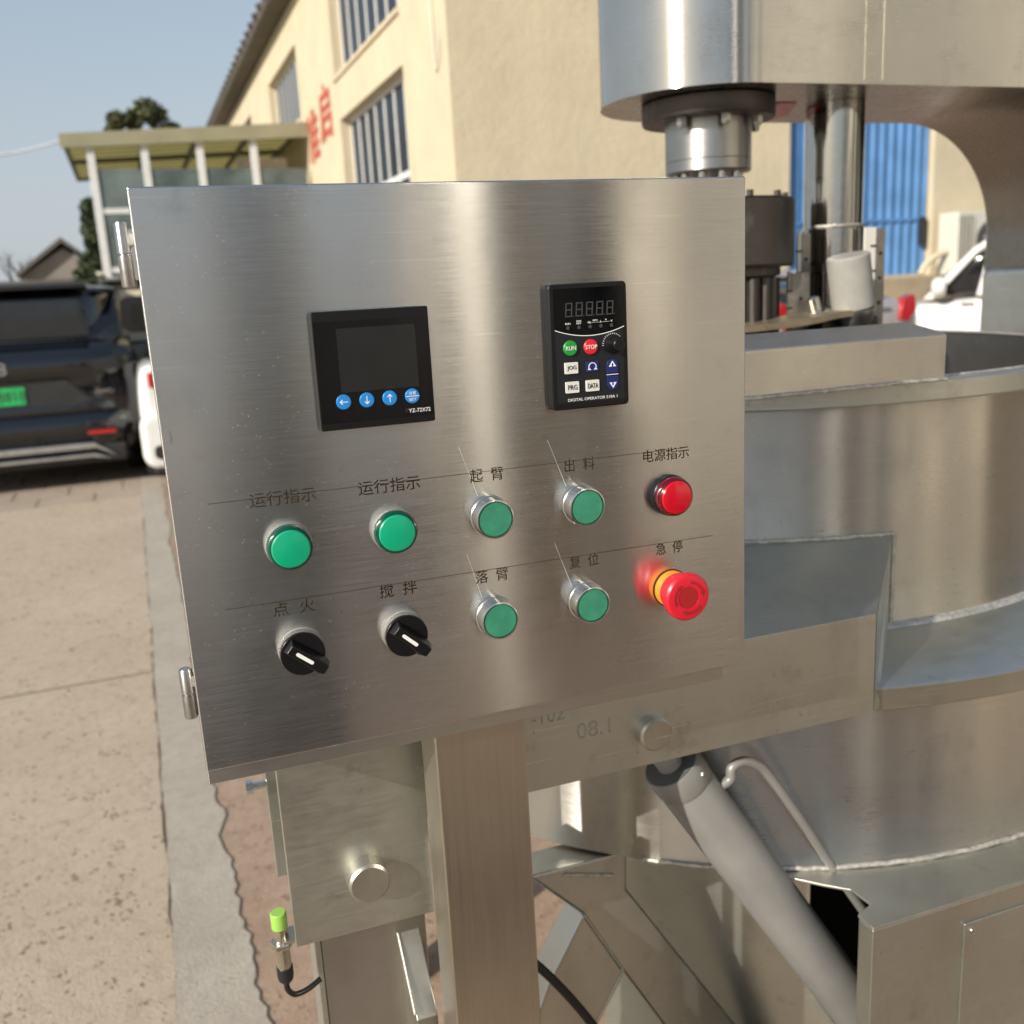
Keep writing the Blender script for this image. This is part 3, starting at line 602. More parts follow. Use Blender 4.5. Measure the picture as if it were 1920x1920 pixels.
for u, z in ((.6990, .8065), (1.088, .8065)): obj('screw', L([(.0035, 0), (.0032, .0015), (0, .0022)], (u, .6594, z), NA, 12), 'chrome', dr)
# side tray plate and crossed braces
bm = NB(); dx, dy = -.768, .640
tray = [(.30, .842), (.03, .842), (.03, .70), (.027, .616), (.019, .566), (-.003, .536), (-.026, .51), (-.06, .46), (-.08, .40), (-.08, .12), (.30, .12)]
F_ = [bm.verts.new((.69+dx*a_, .86+dy*a_, z_)) for a_, z_ in tray]; G_ = [bm.verts.new((.69+dx*a_+.0026, .86+dy*a_+.003, z_)) for a_, z_ in tray]
bm.faces.new(F_); bm.faces.new(G_)
for i in range(len(tray)): bm.faces.new((F_[i], F_[(i+1) % len(tray)], G_[(i+1) % len(tray)], G_[i]))
obj('side_panel', bm, 'plate', k, bevel=.001)
b1 = [(.300, .8430), (.4185, .8430), (.4170, .7940), (.5600, .5640), (.7100, .3220), (.620, .3220), (.4940, .5390), (.4600, .5990), (.4100, .6890), (.3630, .7780)]
obj('cross_brace', PR(b1, .880, .925), 'plate', k, bevel=.003, seg=2, label='brace leaning down to the right')
b2 = [(.3625, .7770), (.4095, .6885), (.3730, .6300), (.2300, .40), (.165, .40), (.3160, .7150)]
b2 = [(.3625, .7770), (.4095, .6880), (.3730, .6300), (.2900, .4700), (.2200, .4700), (.3160, .7000)]
obj('cross_brace', PR(b2, .8805, .925), 'plate', k, bevel=.003, label='brace leaning down to the left')
bm = NB(); tube(bm, [(.34+.06*i/14, .8795, .835-.017*i/14+rnd.uniform(-.0006, .0006)) for i in range(15)], .002, 8); obj('brace_weld', bm, 'weld', k, smooth=60)
for pa, pb in (((.3015, .8430), (.3625, .7790)), ((.4100, .6885), (.3735, .6310)), ((.3735, .6310), (.2905, .4710)), ((.4100, .6885), (.4600, .5990)), ((.4600, .5990), (.4940, .5390))):
    bm = NB(); tube(bm, [(pa[0], .8795, pa[1]), (pb[0], .8795, pb[1])], .0012, 6); obj('edge_highlight', bm, 'chrome', k, smooth=60)  # thin chrome tubes draw the bright highlights along the brace edges
for u0, u1 in ((.20, .34), (.60, 1.40)): obj('floor_rail', B(u0, u1, .89, .95, .0, .06), 'plate', k, bevel=.002)
obj('rear_leg', B(.30, .36, 1.80, 1.86, 0, .84), 'plate', k); obj('rear_leg', B(1.40, 1.46, 1.80, 1.86, 0, .84), 'plate', k)
obj('front_leg', B(.60, .66, .672, .72, 0, .118), 'plate', k); obj('front_leg', B(1.40, 1.46, .672, .72, 0, .118), 'plate', k)
# overhead stirring head
HC = (.806, 1.353); HR = .155; HZ = 1.722
FU = 1.60
pts = [(HC[0]+HR*cos(R(a)), HC[1]+HR*sin(R(a))) for a in range(90, 271, 5)]+[(FU, HC[1]-HR), (FU, HC[1]+HR)]
bm = NB(); n_ = len(pts)
lo = [bm.verts.new((p[0], p[1], HZ)) for p in pts]; hi = [bm.verts.new((p[0], p[1], 2.06)) for p in pts]
for i in range(n_-1): bm.faces.new((lo[i], lo[i+1], hi[i+1], hi[i]))
bm.faces.new(hi)
# column with curved inner corner: side faces and swept inner surface
cc = (1.315, 1.515); r_ = HZ-cc[1]
prof = [(HC[0], HZ)]+[(cc[0]+r_*sin(R(a)), cc[1]+r_*cos(R(a))) for a in range(0, 91, 5)]+[(cc[0]+r_, .40)]
hd = obj('stirring_head', bm, 'head', k, smooth=30)
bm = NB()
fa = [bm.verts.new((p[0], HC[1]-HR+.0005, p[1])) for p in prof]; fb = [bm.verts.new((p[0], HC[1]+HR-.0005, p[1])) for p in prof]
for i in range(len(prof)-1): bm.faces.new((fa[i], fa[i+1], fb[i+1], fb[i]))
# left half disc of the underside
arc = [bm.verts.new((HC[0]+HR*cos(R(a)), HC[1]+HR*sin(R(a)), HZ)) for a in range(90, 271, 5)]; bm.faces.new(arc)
obj('head_underside', bm, 'head_shade', hd, smooth=30)
for yy, nm in ((HC[1]-HR, 'column_front'), (HC[1]+HR, 'column_back')):
    bm = NB(); top_ = [(1.20, HZ+.0005)]
    q = [(1.315, HZ)]+[(cc[0]+r_*sin(R(a)), cc[1]+r_*cos(R(a))) for a in range(5, 91, 5)]+[(cc[0]+r_, .40), (FU+.25, .40), (FU+.25, 2.06), (FU, 2.06), (FU, HZ)]
    prism(bm, q, yy-.001, yy+.001); obj(nm, bm, 'head', hd, smooth=30)
obj('column_inner_cover', B(1.492, 1.5145, HC[1]-.09, HC[1]+.135, .45, 1.455), 'plate', hd, bevel=.012, seg=4)
obj('column_rear', B(FU+.248, FU+.252, HC[1]-HR, HC[1]+HR, .0, 2.06), 'head', hd)
# seam and ground marks on casing
for u in (.972, 1.003): obj('casing_seam', B(u, u+.0012, HC[1]-HR-.0006, HC[1]-HR+.0004, HZ+.006, 2.05), 'plate_dark', hd)
# main shaft flange, hub, bolts, drum
c = (CU, CV, 0)
obj('drive_flange', L([(.096, 1.6935), (.098, 1.6960), (.098, HZ-.002), (.095, HZ)], c, seg=72), 'oily', k, smooth=40)
hb = obj('drive_hub', L([(.0615, 1.6205), (.0638, 1.6225), (.0638, 1.6370), (.0629, 1.6378), (.0638, 1.6386), (.0638, 1.6935)], c, seg=64), 'turned', k, smooth=40)
for i in range(10):
    a = 2*pi*i/10+.2; obj('hub_bolt', L([(.006, 1.570), (.006, 1.6205)], (CU+.046*cos(a), CV+.046*sin(a), 0), seg=12), 'polish', k)
for i in range(6):
    a = R(-150+i*48); obj('flange_bolt', L([(.006, 1.680), (.0075, 1.684), (.0075, 1.6935)], (CU+.077*cos(a), CV+.077*sin(a), 0), seg=6), 'turned', k, smooth=0)
dm = obj('drive_drum', L([(.122, 1.4790), (.1265, 1.4830), (.1265, 1.5740), (.123, 1.5775), (.04, 1.5775)], c, seg=72), 'oily', k, smooth=40)
for i in range(12):
    a = 2*pi*i/12; obj('drum_bolt', L([(.0052, 1.5775), (.0058, 1.5850), (.004, 1.5862)], (CU+.112*cos(a), CV+.112*sin(a), 0), seg=6), 'oily', dm, smooth=0)
obj('drum_collar', L([(.097, 1.30), (.097, 1.4640), (.107, 1.4670), (.107, 1.4785)], c, seg=64), 'oily', k, smooth=30)
for i in range(22):
    a = 2*pi*i/22; obj('collar_rib', L([(.008, 1.35), (.008, 1.4640)], (CU+.098*cos(a), CV+.098*sin(a), 0), seg=10), 'oily', k)
# polished auger shaft
S2 = (1.032, CV, 0)
obj('polished_shaft', L([(.0450, 1.5350), (.0450, HZ-.0005)], S2, seg=64), 'polish', k, smooth=40)
obj('shaft_sleeve', L([(.0465, 1.3900), (.0488, 1.3920), (.0488, 1.5330), (.0465, 1.5355)], S2, seg=64), 'polish', k, smooth=40)
bm = NB(); tube(bm, [(S2[0]+.0462*cos(R(-170+160*i/60)), S2[1]+.0462*sin(R(-170+160*i/60)), 1.5365+rnd.uniform(-.0012, .0014)) for i in range(61)], .0022, 8); obj('sleeve_weld', bm, 'weld', k, smooth=60)
obj('red_shop_rag', L([(.0, 1.7180), (.025, 1.7175), (.030, 1.7195), (.028, 1.7215), (0, 1.7218)], (.955, 1.40, 0), seg=18), 'red', k) if False else None
prism_r = NB(); prism(prism_r, [(.925, 1.33), (.955, 1.33), (1.010, 1.43), (1.006, 1.478), (.93, 1.47), (.905, 1.38)], 1.7205, 1.7218, 'z'); obj('red_reflection', prism_r, 'red', k, smooth=0)  # red patch stands in for a red reflection on the underside
# scraper cup, bolt, bar and strips
obj('scraper_motor', L([(.0290, 0), (.0310, .002), (.0310, .0770), (.0290, .0790), (0, .0790)], (.978, 1.215, 1.4120), (-.20, -.05, 1), 48), 'cup', k, smooth=35, label='tilted pale grey round motor')
obj('motor_foot', L([(.020, -.03), (.022, -.028), (.0315, -.006), (.0315, -.0005)], (.978, 1.215, 1.4115), (-.17, -.05, 1), 32), 'turned', k, smooth=30)
bt = obj('scraper_bolt', L([(.0210, 0), (.0190, .004), (.0105, .0055), (.0105, .0240), (.0085, .0262), (0, .0265)], (.925, 1.235, 1.4060), (-.28, 0, 1), 32), 'chrome', k, smooth=35)
bm = NB(); P_ = smoothpath([(.66, 1.20, 1.3930), (.78, 1.20, 1.3960), (.85, 1.20, 1.3985), (.895, 1.20, 1.4020), (.94, 1.205, 1.4070), (1.00, 1.21, 1.4070)], 6)
A = []
for p in P_:
    A.append([bm.verts.new((p.x, p.y+dy, p.z+dz)) for dy, dz in ((-.015, -.006), (.06, -.006), (.06, .005), (-.015, .003))])
for a, b in zip(A, A[1:]):
    for i in range(4): bm.faces.new((a[i], a[(i+1) % 4], b[(i+1) % 4], b[i]))
bm.faces.new(A[0]); bm.faces.new(A[-1])
obj('scraper_bar', bm, 'tan_metal', k, smooth=30)
obj('scraper_hinge', B(.93, 1.035, 1.225, 1.29, 1.372, 1.398), 'oily', k, bevel=.004)
def angle_strip(u0, u1, u2, v, z0, z1, m0, m1, flip=1):
    s = obj('slotted_strip', B(u0, u1, v, v+.003, z0, z1), m0, k)
    obj('strip_side', B(u1+.0002, u2, v-.001, v+.002, z0+.002, z1-.002) if flip > 0 else B(u1+.0002, u2, v, v+.003, z0, z1-.004), m1, s)
    n = 4
    for i in range(n):
        z = z1-.028-(z1-z0-.03)*i/n; obj('slot_mark', B(u1-.010, u1+.001, v-.0018, v-.0001, z-.001, z+.0012), 'shade_black', s)
        obj('slot_hole_shade', L([(.0028, 0), (.0028, .0006), (0, .0006)], ((u1+u2)/2, v-.0011, z-.012), NA, 12), 'shade_black', s)
angle_strip(1.0420, 1.0625, 1.0800, 1.272, 1.35, 1.5310, 'strip_white', 'perf')
angle_strip(.9160, .9225, .9375, 1.268, 1.37, 1.5275, 'strip_white', 'perf')
angle_strip(.8900, .8960, .9280, 1.255, 1.34, 1.4700, 'perf', 'perf')
bm = NB(); tube(bm, smoothpath([(.2210, .80, .842), (.2700, .80, .805), (.3338, .80, .7072), (.3800, .80, .600), (.41, .82, .35), (.40, .86, .10), (.42, .95, .03), (.60, 1.2, .01)], 8), .0048, 12)
cb = obj('black_cable', bm, 'cable', None, smooth=60, base=(0, 0, 0)); cb.rotation_euler = (0, 0, ANG_M)
cb['label'] = 'thick black cable slanting down behind the cabinet post'; cb['category'] = 'cable'

# ================================================================== GROUND
def struct(name, bm, mat, parent=None, label=None, smooth=0, bevel=0):
    o = obj(name, bm, mat, parent, smooth=smooth, base=(0, 0, 0), bevel=bevel)
    if not parent: o.rotation_euler = (0, 0, ANG_B); o['kind'] = 'structure'
    if label: o['label'] = label
    return o
gr = struct('ground', PR([(-400, -400), (400, -400), (400, 600), (-400, 600)], -.5, -.012, 'z'), 'far_ground', label='open yard ground reaching to the horizon')
def ragged_sheet(x0, x1, y0, y1, z, jag0, jag1, n, seed, th=.03):
    rn = random.Random(seed); bm = NB(); A, Bv = [], []
    def walk(a):
        o = []; v = 0
        for i in range(n+1): v = v*.82+rn.uniform(-a, a); o.append(v+rn.uniform(-a, a)*.25)
        return o
    a, b = walk(jag0), walk(jag1)
    ts = [(i/n)**2.0 for i in range(n+1)]
    for i in range(n+1):
        y = y0+(y1-y0)*ts[i]; A.append((x0+a[i], y)); Bv.append((x1+b[i], y))
    for i in range(n):
        q = [A[i], Bv[i], Bv[i+1], A[i+1]]
        bm.faces.new([bm.verts.new((p[0], p[1], z)) for p in q])
    for S_ in (A, Bv):
        for i in range(n): bm.faces.new([bm.verts.new(p) for p in ((S_[i][0], S_[i][1], z), (S_[i+1][0], S_[i+1][1], z), (S_[i+1][0], S_[i+1][1], z-th), (S_[i][0], S_[i][1], z-th))])
    return bm
struct('rough_ground', ragged_sheet(-.30, 9, -3, 9.5, -.003, 0, 0, 60, 1), 'dirt', label='rough reddish brown concrete under the machine')
struct('cement_strip', ragged_sheet(-.1015, .060, .4, 9.5, .0015, .003, .011, 260, 5), 'strip', label='smooth grey cement strip between slabs and rough ground')
sl_ = struct('concrete_pavement', ragged_sheet(-9, -.112, -3, -2.9, .002, 0, 0, 2, 2), 'slab', label='worn beige concrete slabs left of the strip')
for i, (y0, y1) in enumerate(((-2.9, -.05), (-.04, 4.030), (4.040, 8.125))):
    for (x0, x1) in ((-4.2, -.106), (-8.3, -4.21)):
        obj('slab', ragged_sheet(x0, x1, y0, y1, .002, .0012, .0035, 160 if x1 > -1 else 20, 11+i), 'slab', sl_, smooth=0, base=(0, 0, 0))
pv = struct('paving', PR([(-8.3, 8.135), (-8.29, 8.135), (-8.29, 8.14), (-8.3, 8.14)], -.02, .0, 'z'), 'paver', label='brown paving row under the parked cars')
for r_i in range(6):
    y = 8.14+.42*r_i
    for i in range(18):
        x = -7.6+.42*i+(.21 if r_i % 2 else 0)
        obj('paving_slab', PR([(x+.005, y+.005), (x+.413, y+.005), (x+.413, y+.413), (x+.005, y+.413)], -.03, .0+rnd.uniform(0, .003), 'z'), 'paver', pv, smooth=0, base=(0, 0, 0))

# ================================================================== FACTORY BUILDING
PX, QY = 3.807, 11.38     # corner of the building in yard coordinates
b = root('factory_building', 'cream plastered two storey factory building with barred windows and a blue door', 'building', (PX, QY, 0), ANG_B)
WT = .24
def wall_with_holes(x0, x1, z0, z1, holes, mk):
    xs = sorted({x0, x1, *[h[0] for h in holes], *[h[1] for h in holes]}); zs = sorted({z0, z1, *[h[2] for h in holes], *[h[3] for h in holes]})
    bm = NB(); V = {}
    def inside(x, z): return any(h[0] < x < h[1] and h[2] < z < h[3] for h in holes)
    for i in range(len(xs)-1):
        for j in range(len(zs)-1):
            if inside((xs[i]+xs[i+1])/2, (zs[j]+zs[j+1])/2): continue
            for d in (0, WT):
                bm.faces.new([bm.verts.new(mk(x, z, d)) for x, z in ((xs[i], zs[j]), (xs[i+1], zs[j]), (xs[i+1], zs[j+1]), (xs[i], zs[j+1]))])
    for h in holes:
        for (a, c_) in (((h[0], h[2]), (h[1], h[2])), ((h[1], h[2]), (h[1], h[3])), ((h[1], h[3]), (h[0], h[3])), ((h[0], h[3]), (h[0], h[2]))):
            bm.faces.new([bm.verts.new(mk(*q)) for q in ((*a, 0), (*c_, 0), (*c_, WT), (*a, WT))])
    return bm
win = [(1.95, 6.10, 2.20, 4.43), (1.95, 6.25, 5.12, 6.75), (9.75, 13.80, 5.08, 6.49), (17.5, 21.6, 5.08, 6.49), (25.5, 29.5, 5.08, 6.49), (17.5, 21.6, 2.2, 4.43)]
mkS = lambda s, z, d: (PX+d, QY+s, z)
EAVE = 7.32
obj('side_wall', wall_with_holes(0, 34, 0, EAVE, win, mkS), 'wall', b, smooth=0)
for (s0, s1, z0, z1) in win:
    bm = NB(); x = PX+.17
    box(bm, x, x+.06, QY+s0, QY+s1, z0, z0+.07); box(bm, x, x+.06, QY+s0, QY+s1, z1-.07, z1)
    wd = obj('window', bm, 'frame_white', b)
    n = 7
    for i in range(n+1):
        s = s0+.03+(s1-s0-.06)*i/n; obj('mullion', B(x+.002, x+.022, QY+s-.030, QY+s+.030, z0+.071, z1-.071), 'frame_white', wd)
    zt = z0+.32*(z1-z0) if z1 < 5 else z0+.3*(z1-z0)
    if z1 < 5:
        zt = 3.13
        obj('transom', B(x-.010, x+.048, QY+s0+.06, QY+s1-.06, zt-.045, zt+.045), 'frame_white', wd)
    obj('pane', B(x+.02, x+.028, QY+s0+.02, QY+s1-.02, z0+.03, z1-.03), 'glass_dark', wd, smooth=0)
    obj('window_sill', B(PX-.04, PX+.16, QY+s0-.03, QY+s1+.03, z0-.06, z0+.003), 'wall', wd)
# gable wall
GW = 15.0
mkG = lambda s, z, d: (PX+WT+.001+s, QY+d, z)
DR = (4.52, 7.03, 1.33, 4.0)
bm = wall_with_holes(0, GW, 0, EAVE, [DR], mkG)
f = [bm.verts.new(q) for q in ((PX, QY+.001, EAVE), (PX+WT+GW, QY+.001, EAVE), (PX+GW/2, QY+.001, EAVE+3.2))]; bm.faces.new(f)
obj('gable_wall', bm, 'wall_gable', b, smooth=0)
obj('corner_fill', B(PX, PX+WT, QY+.0015, QY+.002, 0, EAVE), 'wall', b)
# roof
bm = NB()
q = [(PX-.42, EAVE-.02), (PX+GW/2, EAVE+3.35), (PX+GW+.5, EAVE-.02), (PX+GW+.5, EAVE+.14), (PX+GW/2, EAVE+3.55), (PX-.42, EAVE+.14)]
prism(bm, q, QY-.45, QY+34.3); obj('roof', bm, 'roof', b, smooth=0)
obj('eave_board', B(PX-.40, PX-.001, QY-.4, QY+34.2, EAVE-.05, EAVE-.021), 'roof', b, smooth=0)
for i in range(46): 
    y = QY-.3+.75*i; obj('eave_tile', L([(.07, 0), (.07, .5)], (PX-.50, y, EAVE+.13), (1, 0, .42), 10), 'roof', b)
# red characters
for s, ch in ((8.63, '准'), (7.32, '启')):
    text('wall_lettering', ch, 'red_char', b, 0, 0, 0, 1.0, 1.15, .01, label='faded red painted character', bold=.03,
         flip=(lambda X, Y, Z, s=s: Vector((PX-.006-Z*.5, QY+s-X, 4.75+Y-(.20 if s > 8 else .0)))))
bm = NB(); tube(bm, [(PX-.03, QY+.46, 7.2), (PX-.03, QY+.46, 4.2), (PX-.03, QY+.40, 4.02), (PX-.03, QY+.30, 4.10), (PX-.03, QY+.24, 4.35)], .012, 8); obj('hanging_cord', bm, 'ac', b, smooth=60)
# blue corrugated door
bm = NB(); A, Bv = [], []; n = 60
for i in range(n+1):
    x = PX+WT+DR[0]+.03+(DR[1]-DR[0]-.06)*i/n; y = QY+.10+(.028 if (i//2) % 2 else 0)
    A.append(bm.verts.new((x, y, DR[2]+.02))); Bv.append(bm.verts.new((x, y, DR[3]-.02)))
for i in range(n): bm.faces.new((A[i], A[i+1], Bv[i+1], Bv[i]))
bdoor = obj('corrugated_door', bm, 'blue_door', b, smooth=0, label='blue corrugated metal door')
obj('door_crossbar', B(PX+WT+DR[0]+.03, PX+WT+DR[1]-.03, QY+.086, QY+.098, 2.10, 2.14), 'blue_door', bdoor)
obj('door_handle', B(PX+WT+DR[1]-.16, PX+WT+DR[1]-.08, QY+.02, QY+.08, 1.75, 2.15), 'car_trim', bdoor)
obj('loading_ledge', B(PX+WT+3.8, PX+WT+8.2, QY-.9, QY-.002, 0, 1.31), 'concrete_ledge', b, bevel=.02)
bm = NB(); tube(bm, smoothpath([(PX+6.85, QY-.25, 1.33), (PX+6.98, QY-.25, 1.50), (PX+7.25, QY-.25, 1.62), (PX+7.6, QY-.25, 1.66)], 6), .045, 10)
obj('wall_pipe', bm, 'wall', b, smooth=60)
# air conditioner
ac = root('air_conditioner', 'cream outdoor air conditioner unit standing right of the blue door', 'air conditioner', (PX+7.6, QY-.4, 1.31), ANG_B)
a0 = PX+7.34
obj('ac_shell', B(a0, a0+.95, QY-.42, QY-.05, 1.312, 2.18), 'ac', ac, bevel=.02)
obj('ac_coil', B(a0+.02, a0+.26, QY-.426, QY-.421, 1.38, 2.13), 'ac_dark', ac, smooth=0)
for i in range(12): obj('grille_bar', B(a0+.015, a0+.265, QY-.445, QY-.427, 1.38+.065*i, 1.392+.065*i), 'ac', ac, smooth=0)
for i in range(4): obj('grille_post', B(a0+.02+.075*i, a0+.030+.075*i, QY-.458, QY-.4455, 1.37, 2.14), 'ac', ac, smooth=0)
obj('fan_guard', L([(.26, 0), (.26, .02), (.23, .025)], (a0+.62, QY-.421, 1.78), NA, 32), 'ac_dark', ac)
# glass porch
PQ = 20.5
pr_ = root('glass_porch', 'glazed entrance porch with olive sheet roof and white posts', 'porch', (1.5, PQ, 0), ANG_B)
bm = NB()
v = [(-.80, PQ, 4.42), (3.79, PQ, 4.62), (3.79, PQ, 4.90), (-.80, PQ, 4.67)]
A = [bm.verts.new(q_) for q_ in v]; Bv = [bm.verts.new((q_[0], PQ+.06, q_[2])) for q_ in v]
bm.faces.new(A); bm.faces.new(Bv)
for i in range(4): bm.faces.new((A[i], A[(i+1) % 4], Bv[(i+1) % 4], Bv[i]))
obj('roof_fascia', bm, 'porch_panel', pr_, smooth=0)
bm = NB()
bm.faces.new([bm.verts.new(q_) for q_ in ((-.80, PQ+.061, 4.62), (3.79, PQ+.061, 4.84), (3.79, PQ+6.4, 4.84), (-.80, PQ+6.4, 4.62))])
bm.faces.new([bm.verts.new(q_) for q_ in ((-.80, PQ+.061, 4.645), (3.79, PQ+.061, 4.865), (3.79, PQ+6.4, 4.865), (-.80, PQ+6.4, 4.645))])
obj('roof_sheet', bm, 'porch_soffit', pr_, smooth=0)
for y in (PQ+3.2, PQ+6.2):
    bm = NB(); A = [(-.78, 4.54), (3.78, 4.75), (3.78, 4.83), (-.78, 4.615)]; prism(bm, A, y, y+.10); obj('roof_beam', bm, 'porch_dark', pr_, smooth=0)
for x in (-.74, -.30, .66, 1.68, 2.71, 3.68):
    z = 4.62+.048*(x+.8); obj('rafter', B(x-.035, x+.035, PQ+.07, PQ+6.15, z-.10, z-.005), 'porch_dark', pr_, smooth=0)
for i in range(11):
    y = PQ+.5+.52*i; bm = NB(); prism(bm, [(-.79, 4.600), (3.785, 4.820), (3.785, 4.838), (-.79, 4.618)], y, y+.03); obj('sheet_joint', bm, 'porch_panel', pr_, smooth=0)
for y in [PQ+.4+.45*i for i in range(14)]:
    pass
xs = (-.30, .66, 1.68, 2.71)
for x in xs: obj('porch_post', B(x-.07, x+.07, PQ+.10, PQ+.22, 0, 4.50+.045*x), 'porch_metal', pr_, bevel=.01)
obj('porch_post', B(-.37, -.23, PQ+5.9, PQ+6.02, 0, 4.5), 'porch_metal', pr_, bevel=.01)
for z in (3.29, 2.2, 1.1):
    obj('porch_rail', B(-.23, 3.79, PQ+.12, PQ+.18, z-.05, z+.05), 'porch_metal', pr_)
for i, x in enumerate(xs):
    x1 = (xs+(3.79,))[i+1]; obj('porch_pane', B(x+.072, x1-.072, PQ+.14, PQ+.155, .2, 4.05), 'porch_glass', pr_, smooth=0)
obj('side_pane', B(-.31, -.295, PQ+.23, PQ+5.9, .2, 4.2), 'porch_glass', pr_, smooth=0)
obj('curtain', B(2.4, 3.4, PQ+.6, PQ+.64, 2.9, 4.3), 'curtain', pr_)

# ================================================================== CARS (rear at y=0, front at y=len, centred on x)
def car(name, label, pos, heading, width, sections, paint, cabin, wheel_r=.34, wy=(.85, 3.7), group='cars parked in the yard'):
    t = root(name, label, 'car', (0, 0, 0), 0, group); BASE[t.name] = Vector((0, 0, 0))
    c_, s_ = cos(ANG_B), sin(ANG_B); t.location = (c_*pos[0]-s_*pos[1], s_*pos[0]+c_*pos[1], 0); t.rotation_euler = (0, 0, ANG_B+heading)
    hw = width/2
    def loft(secs, nm, mat):
        bm = NB(); rings = []
        for (y, ring) in secs:
            full = [(x, z) for x, z in ring]+[(-x, z) for x, z in reversed(ring)]
            rings.append([bm.verts.new((x, y, z)) for x, z in full])
        for a, b_ in zip(rings, rings[1:]):
            n = len(a)
            for i in range(n): bm.faces.new((a[i], a[(i+1) % n], b_[(i+1) % n], b_[i]))
        bm.faces.new(rings[0]); bm.faces.new(rings[-1])
        o = obj(nm, bm, mat, t, smooth=180); md = o.modifiers.new('sub', 'SUBSURF'); md.levels = md.render_levels = 2; return o
    body = loft(sections, 'body', paint)
    cab_ = loft(cabin['glass'], 'cabin_glass', 'car_glass')
    rf = loft(cabin['roof'], 'roof', paint)
    for sx in (-1, 1):
        for y in wy:
            wh = obj('wheel', L([(wheel_r*.6, 0), (wheel_r*.93, .0), (wheel_r, .03), (wheel_r, .2), (wheel_r*.93, .23), (wheel_r*.6, .23)], (sx*(hw-.235) if sx > 0 else sx*(hw-.235), y, wheel_r), (sx, 0, 0), 40), 'tyre', t, smooth=40)
            obj('wheel_rim', L([(wheel_r*.62, .10), (wheel_r*.60, .215), (wheel_r*.15, .20), (0, .21)], (sx*(hw-.235), y, wheel_r), (sx, 0, 0), 30), 'rim', wh, smooth=40)
    return t, body
def suv_secs(hw, Ln, zb, belt, nose):
    def ring(k, zb, zt, kt=.93): return [(hw*.55*k, zb), (hw*.93*k, zb+.02), (hw*1.0*k, zb+.22), (hw*1.0*k, (zb+zt)/2+.08), (hw*.975*k, zt-.08), (hw*kt*k, zt), (hw*.5*k, zt+.015)]
    return [(0.0, ring(.965, zb+.03, belt-.06)), (.03, ring(.99, zb, belt-.02)), (.25, ring(1, zb-.02, belt)), (1.2, ring(1.0, zb-.05, belt)), (Ln*.66, ring(1.0, zb-.05, belt-.03)), (Ln*.86, ring(.98, zb-.04, nose+.05)), (Ln*.97, ring(.90, zb, nose)), (Ln, ring(.78, zb+.06, nose-.16))]
def suv_cabin(hw, z0, z1, y0, y1, slope0, slope1, tw=.80):
    g = lambda k, a, b_: [(hw*.5*k, a), (hw*.90*k, a+.01), (hw*.90*k, a+.06), (hw*(tw+.04)*k, b_-.08), (hw*tw*k, b_), (hw*.4*k, b_+.01)]
    glass = [(y0, g(.93, z0, z0+.10)), (y0+.04, g(.96, z0, z0+.14)), (y0+slope0, g(.98, z0, z1-.03)), (y0+slope0+.3, g(1, z0, z1-.02)), (y1-slope1, g(1, z0, z1-.03)), (y1-.15, g(.96, z0, z0+.20)), (y1, g(.9, z0, z0+.08))]
    r = lambda k, a, b_: [(hw*.4*k, a), (hw*(tw-.01)*k, a), (hw*(tw+.015)*k, a+.03), (hw*(tw-.06)*k, b_-.01), (hw*.35*k, b_+.012)]
    roof = [(y0+slope0-.22, r(.92, z1-.07, z1-.035)), (y0+slope0-.18, r(.98, z1-.06, z1-.005)), (y0+slope0+.3, r(1, z1-.05, z1+.03)), ((y0+y1)/2, r(1, z1-.05, z1+.045)), (y1-slope1, r(.98, z1-.05, z1+.005)), (y1-slope1+.08, r(.93, z1-.06, z1-.03))]
    return dict(glass=glass, roof=roof)
# black SUV, rear to the camera
SX, SQ = -1.03, 8.90; hw = 1.06
suv, body = car('parked_car', 'glossy black SUV with a green number plate, rear towards the camera', (SX, SQ), 0, hw*2, suv_secs(hw, 4.8, .26, 1.20, 1.0), 'black_car', suv_cabin(hw, 1.16, 1.68, .10, 3.9, .34, 1.0, .90))
obj('rear_window', PR([(-.70, 1.245), (.70, 1.245), (.63, 1.585), (-.63, 1.585)], .070, .18), 'car_glass', suv, bevel=.03, seg=3)
sp = obj('roof_spoiler', B(-.72, .72, .02, .40, 1.655, 1.70), 'black_car', suv, bevel=.02, seg=3)
def curved_shell(name, prof, hw, mat, parent, wrap=.22, n=36):
    bm = NB(); G_ = []
    for (z, y) in prof:
        row = []
        for i in range(n+1):
            t_ = -1+2*i/n; row.append(bm.verts.new((hw*t_*(1-.03*t_**6), y+wrap*abs(t_)**7+.035*t_*t_, z)))
        G_.append(row)
    for a, b_ in zip(G_, G_[1:]):
        for i in range(n): bm.faces.new((a[i], a[i+1], b_[i+1], b_[i]))
    return obj(name, bm, mat, parent, smooth=50)
curved_shell('tailgate', [(.64, -.045), (.68, -.060), (.72, -.040), (.76, -.030), (.88, -.028), (.93, -.036), (.96, -.085), (1.02, -.105), (1.09, -.095), (1.15, -.050), (1.20, .015), (1.235, .075)], 1.03, 'black_car', suv)
curved_shell('bumper_shell', [(.20, .02), (.26, -.055), (.34, -.075), (.40, -.080), (.44, -.115), (.52, -.135), (.60, -.120), (.645, -.050)], 1.045, 'black_car', suv)
curved_shell('rear_shoulder', [(1.232, .080), (1.30, .088), (1.45, .105), (1.56, .125), (1.62, .15), (1.665, .24)], .90, 'black_car', suv, wrap=.30)
obj('plate_recess', PR([(-.46, .925), (.46, .925), (.66, .72), (.50, .70), (-.50, .70), (-.66, .72)], -.040, -.012), 'car_trim', suv, bevel=.01)
pl_ = obj('number_plate', PR(rrect(-.09, .812, .46, .145, .02, 4), -.050, -.042), 'plate_green', suv)
